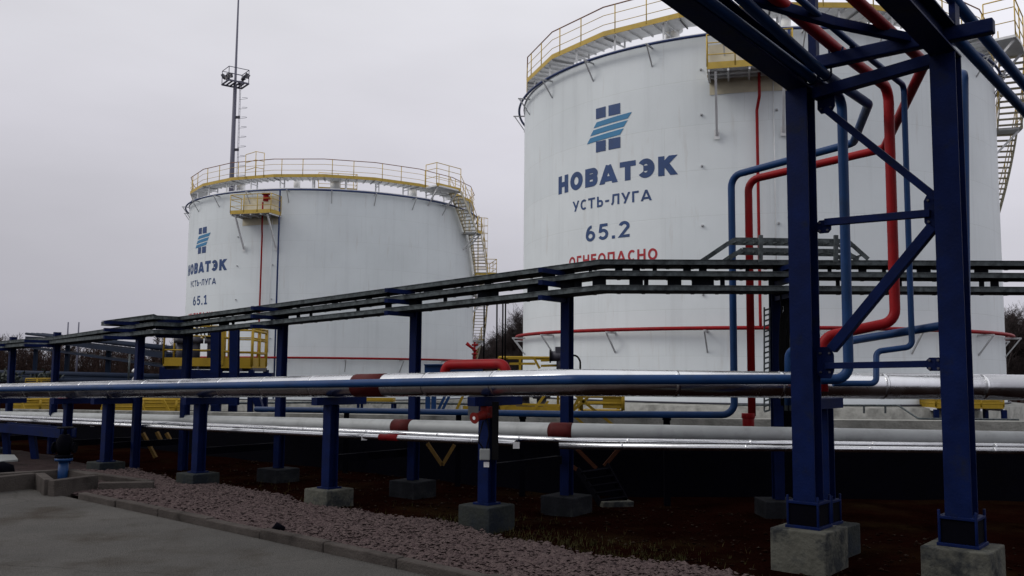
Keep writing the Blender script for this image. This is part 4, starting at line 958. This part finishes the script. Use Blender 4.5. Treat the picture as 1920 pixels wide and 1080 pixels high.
# yellow platform behind the wall in the middle
t, p, q, nn, ax = yplatform(935, 1052, 777, 18, 1.2, 1.12, 'yellow railed platform with valves behind the wall in the gap between the tanks', skirt=.22, legs=True)
b = MB()
for k in (.35, .7): e0 = p.lerp(q, k)+nn*.5-Z*.3; b.cyl(e0, e0+Z*.9, .1, 12); b.cyl(e0+Z*.6, e0+Z*.72, .18, 14)
b.build('valve', M['steeldark'], t)
b = MB(); b.beam(p+ax*.02+Z*.0, p+ax*.55+Z*.75, .05, .05); b.beam(q-ax*.6, q+Z*.7-ax*.1, .05, .05)
for (u, w) in (((952, 671), (1001, 671)), ((1001, 671), (1012, 691)), ((975, 671), (975, 700)), ((1014, 676), (1046, 675)), ((1046, 675), (1054, 692)), ((955, 682), (1004, 682)), ((1014, 686), (1050, 685))): b.beam(at(*u, 17.6), at(*w, 17.6), .045, .045)
b.build('brace', M['plantyellow'], t)
for (u, w, th) in (((868, 742), (846, 790), .05), ((902, 748), (945, 790), .05), ((955, 748), (985, 788), .04), ((1000, 790), (1028, 752), .04), ((940, 757), (1050, 760), .04), ((868, 764), (935, 766), .06)): MB().beam(at(*u, 17.3), at(*w, 17.3), th, th).build('brace', M['plantyellow'], t)
b = MB(); b.tube(fillet([at(985, 740, 18.6), at(985, 765, 18.6), at(1010, 770, 18.6), at(1010, 790, 18.6)], .2), .09, 10); b.build('pipe_spool', M['steeldark'], t)
t, p, q, nn, ax = yplatform(1090, 1168, 769, 13.6, .55, .27, 'yellow panelled step rail standing on the wall right of the tray post', skirt=.05, legs=False, under='plantyellow', nm='step_rail', cat='railing')
b = MB(); b.beam(q-ax*.3+Z*.13, q+Z*.13, .012, .2); b.build('panel', M['plantyellow'], t)
t = thing('fire_monitor', 'small red fire monitor at the stair foot of the tank marked 65.1', 'fire monitor', tuple(at(890, 668, 60)))
b = MB(); c = at(890, 668, 60); b.cyl(c-Z*.5, c+Z*.35, .09, 12); b.cyl(c+Z*.1, c+Z*.2, .2, 12); b.cyl(c+Z*.35, c+Z*.45, .16, 12); b.build('stand', M['red'], t)
b = MB(); b.tube([c+Z*.42, c+Z*.5+V3(-.25, 0, .1), c+Z*.85+V3(-.55, 0, .0)], [.1, .09, .13], 10); b.beam(c+Z*.45, c+Z*.95, .1, .1); b.cyl(c+Z*.75-V3(.2, 0, 0), c+Z*.75+V3(.22, 0, 0), .07, 8); b.build('nozzle', M['red'], t)
# actuator with a hose by the tray post
t = thing('valve_actuator', 'dark valve actuator with a black hose loop right behind the tray post', 'actuator', tuple(at(1050, 690, 17.5)))
c = at(1048, 668, 17.5); b = MB(); b.cyl(c-V3(.15, 0, 0), c+V3(.12, 0, 0), .1, 14); b.box(c+V3(.03, 0, .02), .2, .16, .16); b.cyl(c-Z*.35, c, .05, 10); b.build('body', M['steeldark'], t)
b = MB(); b.cyl(c-V3(.18, 0, 0), c-V3(.155, 0, 0), .13, 14); b.build('handwheel', M['black'], t)
b = MB(); b.tube(fillet([at(1068, 667, 17.4), at(1082, 666, 17.4), at(1088, 678, 17.4), at(1088, 692, 17.4)], .12), .018, 8); b.build('hose', M['black'], t)
# crossed yellow stair rails over the wall, dark stair in front of the wall
t = thing('crossover_stair', 'yellow railed stair crossing the wall, its dark lower flight standing on a concrete pad', 'stair', tuple(at(1150, 945, 11.8).xy)+(0,))
b = MB()
for (a, c) in (((1075, 738), (1150, 797)), ((1112, 736), (1070, 774)), ((1070, 774), (1099, 800)), ((1092, 735), (1060, 790))): b.beam(at(*a, 12.35), at(*c, 12.35), .035, .035)
b.build('handrail', M['plantyellow'], t)
b = MB(); a0_, a1_ = at(1083, 880, 12.15), at(1126, 945, 11.75); c0_, c1_ = at(1137, 872, 12.2), at(1174, 938, 11.85)
b.beam(a0_, a1_, .02, .09); b.beam(c0_, c1_, .02, .09)
for k in range(5): f = (k+.5)/5; b.beam(a0_.lerp(a1_, f), c0_.lerp(c1_, f), .14, .02)
b.build('lower_flight', M['black_and_shade'], t)  # flight coloured black, its shade is in the material
b = MB(); m_ = (a1_+c1_)/2; b.box(V3(m_.x+.03, m_.y, -.2), .42, .2, .27, (1, .25)); b.build('pad', M['stained'], t, bevel=.01)
b = MB()
for (a, c) in (((1082, 842), (1118, 878)), ((1160, 842), (1133, 874)), ((1064, 868), (1084, 882))): b.beam(at(*a, 12.25), at(*c, 12.25), .05, .05)
b.build('support_frame', M['rust'], t)  # rust-red frame, its colour darkened to stand for shade
t = thing('support_bracket', 'yellow V shaped bracket in the shade under the silver pipe left of the siren support', 'bracket', tuple(at(829, 870, 13)))
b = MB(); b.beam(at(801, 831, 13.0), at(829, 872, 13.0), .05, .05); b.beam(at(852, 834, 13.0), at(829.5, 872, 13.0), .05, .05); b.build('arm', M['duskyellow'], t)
t = thing('cross_stair', 'dim yellow stair legs in the shade below the silver pipes, left of the centre', 'stair', tuple(at(285, 858, 17)))
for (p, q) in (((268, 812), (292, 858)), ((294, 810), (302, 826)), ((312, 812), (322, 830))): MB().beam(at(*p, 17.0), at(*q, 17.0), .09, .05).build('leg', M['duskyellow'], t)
# low yellow steps left
t, p, q, nn, ax = yplatform(208, 330, 770, 23.5, .9, .28, 'low yellow sheeted step platform behind the grey pipe at left', skirt=.30, under='plantyellow', nm='step_platform')
b = MB(); b.beam(at(264, 756, 23.2), at(275, 778, 23.2), .06, .05); b.beam(at(306, 750, 23.2), at(321, 778, 23.2), .06, .05); b.beam(at(196, 752, 23.2), at(188, 776, 23.2), .06, .05); b.beam(at(203, 752, 23.2), at(197, 776, 23.2), .06, .05); b.build('handrail', M['plantyellow'], t)
t, p, q, nn, ax = yplatform(22, 75, 766, 25.5, .9, .25, 'low yellow step platform nearest the left edge', skirt=.26, under='plantyellow', nm='step_platform')
b = MB(); b.beam(at(40, 752, 25), at(46, 772, 25), .06, .05); b.build('handrail', M['plantyellow'], t)
t, p, q, nn, ax = yplatform(672, 736, 752, 50, 1.2, .05, 'yellow step at the foot of the tank marked 65.1', skirt=.22, under='white', nm='step_platform')
t, p, q, nn, ax = yplatform(1755, 1882, 762, 31, 1.2, .28, 'yellow railed step platform at the right foot of the tank marked 65.2', skirt=.24, under='white', nm='step_platform')
t, p, q, nn, ax = yplatform(48, 69, 722, 36, 1.2, .25, 'small yellow railed platform far off at left beneath the cable trays', skirt=.12, nm='access_platform')

# thin pipe along the base of the nearer tank
b = MB(); b.pipe([at(1380, 760, 30), at(1684, 760, 30), at(1722, 785, 29), at(1910, 787, 29)], .03, .1, 8)
for px in (1560, 1620, 1660): b.beam(at(px, 760, 30), at(px, 775, 30), .05, .05)
tag(b.build('thin_pipe', M['galv']), 'thin grey pipe stepping down along the foot of the tank marked 65.2', 'pipe')
b = MB(); b.pipe([at(350, 757, 40), at(640, 754, 44), at(900, 758, 46)], .05, .1, 8); tag(b.build('thin_pipe', M['galv']), 'thin grey pipe along the foot of the tank marked 65.1', 'pipe')
for px, yt in ((650, 768), (980, 778), (1250, 780), (860, 771)):
    Yp = 11.9 if px > 1080 else 11.9+(1080-px)*.0078; c = at(px, yt+5, Yp); b = MB(); b.beam(c, V3(c.x, c.y, 0), .08, .06); b.box(c-Z*.02, .1, .08, .03)
    tag(b.build('pipe_stand', M['black_and_shade']), {650: 'small dark stand under the wall side blue pipe, left of the tray posts', 980: 'small dark stand under the blue pipe right of the siren support', 1250: 'small dark stand under the blue pipe near the tall red pipe', 860: 'small dark stand under the blue pipe left of the siren support'}[px], 'pipe stand', 'small stands under the wall side pipe')  # stands blackened by colour to sit in the shade

# ------------------------------------------------------------------ hydrant pit at the left
t = thing('hydrant_pit', 'low concrete kerb frame round a pit beside the road at left', 'pit', (-6.0, 12.8, 0))
gnd = lambda px, py, z=.05: EYE+(CM @ Vector(((px-960)/F_PX, (540-py)/F_PX, -1.0)))*((z-1.7)/(CM @ Vector(((px-960)/F_PX, (540-py)/F_PX, -1.0))).z)
def kerbwall(b, pts, h=.2, w=.12):
    for p, q in zip(pts, pts[1:]):
        d = (q-p).normalized(); b.beam(p+Z*(h/2-.05), q+Z*(h/2-.05), w, h+.1)
b = MB(); a, c, d, e_ = gnd(95, 930), gnd(178, 918), gnd(128, 907), gnd(74, 914)
kerbwall(b, [a, c]); b2 = MB(); kerbwall(b2, [c+V3(-.08, .1, 0), d+V3(.02, .02, 0)]); b3 = MB(); kerbwall(b3, [d+V3(-.1, .02, 0), gnd(-40, 917)]); b4 = MB(); kerbwall(b4, [a+V3(-.08, .1, 0), e_]); b5 = MB(); kerbwall(b5, [e_+V3(-.09, 0, 0), gnd(-40, 926)])
for bb in (b, b2, b3, b4, b5): bb.build('kerb_stone', M['kerb'], t, bevel=.012)
for pts, lb in (([gnd(186, 920), gnd(288, 918)], 'short concrete kerb running from the road kerb corner'), ([gnd(152, 897), gnd(282, 916)], 'dark sloping kerb stone line behind the hydrant pit')):
    b = MB(); kerbwall(b, pts, .11, .12); tag(b.build('kerb_stone', M['kerb'], bevel=.012), lb, 'kerb', 'loose kerb stones by the pit')
hp = gnd(117, 908); t = thing('fire_hydrant', 'blue hydrant post with a bulky dark valve head standing in the pit', 'hydrant', tuple(hp))
k = hp.y/1700
b = MB(); b.cyl(hp-Z*.1, hp+Z*.36, .07, 14); b.cyl(hp+Z*.33, hp+Z*.37, .12, 16); b.build('standpipe', M['blue'], t)
HV = lambda x, y, z: hp+Z*.36+Vector((x, y, z-.36))*.78
b = MB(); b.cyl(HV(0, 0, .37), HV(0, 0, .43), .12, 18); b.tube([HV(0, 0, .42), HV(0, 0, .52), HV(0, 0, .66), HV(0, 0, .76), HV(0, 0, .8)], [.075, .105, .112, .08, .06], 16); b.cyl(HV(-.17, -.02, .56), HV(.18, .02, .56), .055, 12); b.cyl(HV(-.19, -.02, .56), HV(-.16, -.02, .56), .08, 14); b.cyl(HV(.16, .02, .56), HV(.19, .02, .56), .08, 14); b.cyl(HV(0, 0, .78), HV(0, 0, .92), .024, 8)
b.build('valve_body', M['black_and_shade'], t)
b = MB(); b.tube([HV(.13*math.cos(i*.524), .13*math.sin(i*.524), .92) for i in range(12)], .013, 6, closed=True); b.cyl(HV(-.13, 0, .92), HV(.13, 0, .92), .01, 6); b.cyl(HV(0, -.13, .92), HV(0, .13, .92), .01, 6); b.build('handwheel', M['black'], t)
c = gnd(-2, 866, .05); b = MB(); b.add([c+V3(-.7, -.3, .03), c+V3(.1, -.22, .03), c+V3(.36, -.05, .05), c+V3(.1, .3, .10), c+V3(-.7, .3, .10)]+[c+V3(-.7, -.3, .0), c+V3(.1, -.22, .0), c+V3(.36, -.05, .02), c+V3(.1, .3, .07), c+V3(-.7, .3, .07)], [[0, 1, 2, 3, 4], [9, 8, 7, 6, 5]]+[[i, (i+1) % 5, 5+(i+1) % 5, 5+i] for i in range(5)])
tag(b.build('metal_sheet', M['boxgrey']), 'pale metal sheet lying on the soil at the left edge', 'sheet')
c = gnd(3, 892, .05); b = MB(); b.tube([c+V3(-.3, 0, .08), c+V3(0, 0, .1), c+V3(.12, .02, .07), c+V3(.17, .02, .04)], [.1, .12, .1, .03], 10); tag(b.build('rubble_sack', M['black_and_shade']), 'dark lumpy sack lying on the gravel at the left edge', 'sack')
c = gnd(520, 993, .07); b = MB(); b.tube([c-V3(.06, 0, .02), c+Z*.03, c+V3(.07, 0, 0)], [.02, .05, .03], 8); tag(b.build('dark_stone', M['black_and_shade']), 'single dark stone lying on the gravel near the kerb', 'stone')

# ------------------------------------------------------------------ far left: distant pipe runs, vent, thin masts
t = thing('distant_pipe_rack', 'long dark blue pipe bridge far off before the brown woodland', 'pipe rack', tuple(at(210, 660, 60).xy)+(-1,))
p, q = at(60, 634, 74), at(330, 668, 46)
b = MB(); b.beam(p, q, 1.0, .26); b.beam(p-Z*.75, q-Z*.55, .8, .1); b.build('girder', M['farblue'], t)
for f in (.05, .35, .65, .95): e0 = p.lerp(q, f); b = MB(); b.beam(e0, V3(e0.x, e0.y, -2.2), .25, .25); b.build('trestle', M['farblue'], t)
for k in range(4): b = MB(); off_ = V3(-.5+.33*k, .2*k, .36); b.cyl(p+off_, q+off_, .1, 8); b.build('pipe', M['farblue'], t)
for i, (y0, y1, r, mm, lb) in enumerate(((697, 707, .12, 'farblue', 'upper distant blue pipe low before the woodland'), (703, 712, .1, 'farblue', 'middle distant dark pipe low before the woodland'), (711, 716, .16, 'farblue', 'lower distant blue pipe low before the woodland'))):
    b = MB(); b.cyl(at(-40, y0, 48), at(318, y1, 34), r, 10); tag(b.build('distant_pipe', M[mm]), lb, 'pipe', 'distant pipes at left')
for y_, lb in ((748, 'upper of two far red pipes behind the supports at left'), (752, 'lower of two far red pipes behind the supports at left')):
    b = MB(); b.cyl(at(105, y_, 30), at(212, y_+1, 28), .035, 8); tag(b.build('red_pipe', M['red']), lb, 'pipe', 'far red pipes at left')
Y = 30; c = at(250, 712, Y); b = MB(); b.tube([c]+[at(252+3-4*math.cos(k*.4)*1.3, 698-5*math.sin(k*.4), Y) for k in range(8, -1, -1)], .055, 8); b.cyl(c, V3(c.x, c.y, 0), .05, 8); tag(b.build('gooseneck_vent', M['tagw']), 'white gooseneck vent pipe poking up before the woodland', 'vent')
b = MB(); b.cyl(at(243, 664, 30), at(241, 712, 30), .03, 6); tag(b.build('marker_pole', M['galv']), 'thin grey pole left of the gooseneck vent', 'pole')
for px, lb in ((128, 'left of two thin far masts above the cable trays'), (148, 'right of two thin far masts above the cable trays')):
    b = MB(); b.tube([at(px, 604, 120), V3(at(px, 604, 120).x, 120, -2.3)], [.08, .16], 6); tag(b.build('thin_mast', M['mast']), lb, 'mast', 'two thin far masts')
for px, h, lb in ((14, 8, 'dark far shrub at the left edge beyond the pipes'), (85, 6, 'dark far shrub left of the tray post by the woodland')):
    Y = 40; b = MB()
    for i in range(260):
        c = at(px+random.gauss(0, 12), 712-abs(random.gauss(0, 6)), Y+random.uniform(-1, 1)); d = Vector((random.gauss(0, 1), random.gauss(0, 1), random.gauss(.5, 1))).normalized()*.12; e0 = d.orthogonal().normalized()*.05; b.add([c-d, c+e0, c+d, c-e0], [[0, 1, 2, 3]])
    M.setdefault('leaf', mat('shrub_leaf', (.014, .02, .016), .8, 0, .4, 4)); tag(b.build('shrub', M['leaf']), lb, 'shrub', 'far shrubs at left')

# ------------------------------------------------------------------ trees
def tree_mb(h, seed, dens=1.0, lean=.0, minr=.006):
    rn = random.Random(seed); tr = MB(); cr = MB()
    def grow(p, d, ln, r, lv):
        pts = [p]; q = p; dd = d
        n = 4 if lv < 2 else 2
        for i in range(n):
            dd = (dd+Vector((rn.gauss(0, .10), rn.gauss(0, .10), rn.gauss(.05, .05)))).normalized(); q = q+dd*ln/n; pts.append(q)
        rs = [max(minr, r*(1-.65*i/n)) for i in range(n+1)]
        (tr if lv == 0 else cr).tube(pts, rs, 5 if lv < 2 else 3, caps=False)
        if lv >= 4: return
        m = [0, 14, 7, 5][lv] if lv else int(13*dens)
        for i in range(m):
            f = (.28+.70*(i+rn.random())/m) if lv == 0 else (.2+.8*rn.random()); k = f*n; j = min(int(k), n-1); o = pts[j].lerp(pts[j+1], k-j)
            a = rn.uniform(0, 6.28); tilt = rn.uniform(.45, .95) if lv == 0 else rn.uniform(.4, .9)
            x = dd.orthogonal().normalized(); y = dd.cross(x); nd = (dd*math.cos(tilt)+(x*math.cos(a)+y*math.sin(a))*math.sin(tilt)).normalized()
            grow(o, nd, ln*([.42, .55, .6, .6][lv])*rn.uniform(.6, 1.1)*(1.15-.5*f if lv == 0 else 1), r*(.36 if lv == 0 else .5), lv+1)
    grow(V3(0, 0, 0), Vector((lean, 0, 1)).normalized(), h, h*.014, 0)
    return tr, cr
protos = []
for i, (h, sd_) in enumerate(((11.5, 3), (10, 8), (12.5, 21))):
    tr, cr = tree_mb(h, sd_, 1.0, .03*(i-1), .011); t = thing('bare_tree', None, 'tree', (0, 0, -50)); tr.build('trunk', M['bark'], t, local=True); cr.build('crown', M['bark'], t, local=True); protos.append(t)
used = set()
def plant(k, px, Y, sc, rz, label, group):
    src = protos[k]; x_ = (px-960)/F_PX*Y
    if k in used:
        t = src.copy(); COL.objects.link(t)
        for ch in src.children: c = ch.copy(); COL.objects.link(c); c.parent = t
    else: t = src; used.add(k)
    t.location = (x_, Y, gz(x_, Y)-.1); t.scale = (sc, sc, sc); t.rotation_euler = (0, 0, rz); tag(t, label, 'tree', group)
gA = 'bare trees in the gap between the tanks'
rt_ = random.Random(11)
for i in range(26):
    px = 900+i*4.4+rt_.uniform(-2, 2); f = (px-900)/115
    plant(i % 3, px, rt_.uniform(98, 128), (.52+.26*f)*rt_.uniform(.85, 1.1), i*1.3, 'bare brown tree in the thicket seen through the gap between the two tanks', gA)
gB = 'bare trees right of the nearer tank'
for i in range(20):
    px = 1868+i*4.2+rt_.uniform(-3, 3)
    plant(i % 3, px, rt_.uniform(68, 92), rt_.uniform(.50, .62), i*1.7+.5, 'bare dark tree crowding the right edge beyond the tank marked 65.2', gB)
# brown woodland as one mass at the left
b = MB(); rn = random.Random(5)
def twig(p, q, r0, r1):
    d = (q-p).normalized(); x = d.orthogonal().normalized(); y = d.cross(x); vs = []
    for (c, r) in ((p, r0), (q, r1)):
        for k in range(3): a = k*2.094; vs.append(c+(x*math.cos(a)+y*math.sin(a))*r)
    b.add(vs, [[0, 1, 4, 3], [1, 2, 5, 4], [2, 0, 3, 5]])
for i in range(640):
    px = rn.uniform(-60, 345) if i < 420 else rn.uniform(-420, -60); Y = rn.uniform(118, 165); x_ = (px-960)/F_PX*Y; g0 = -2.3
    edge = 1.12 if px < 45 or 95 < px < 150 or px > 285 else .96
    h = (at(px, 650, Y).z-g0)*rn.uniform(.72, 1.1)*edge
    base_ = V3(x_, Y, g0); top = base_+V3(rn.gauss(0, .3), 0, h); twig(base_, top, .11, .02)
    for j in range(46):
        f = rn.uniform(.08, 1); o = base_.lerp(top, f); ln = rn.uniform(.5, 1.7)*(1.15-.6*f)
        d = Vector((rn.gauss(0, 1), rn.gauss(0, .6), rn.uniform(.3, 1.6))).normalized(); e0 = o+d*ln; twig(o, e0, .035, .012)
        for m_ in range(2): g_ = o.lerp(e0, rn.uniform(.3, 1)); dd = (d+Vector((rn.gauss(0, .6), rn.gauss(0, .4), rn.gauss(0, .5)))).normalized(); twig(g_, g_+dd*ln*.5, .02, .008)
tag(b.build('woodland', M['wood'], local=True), kind='stuff')
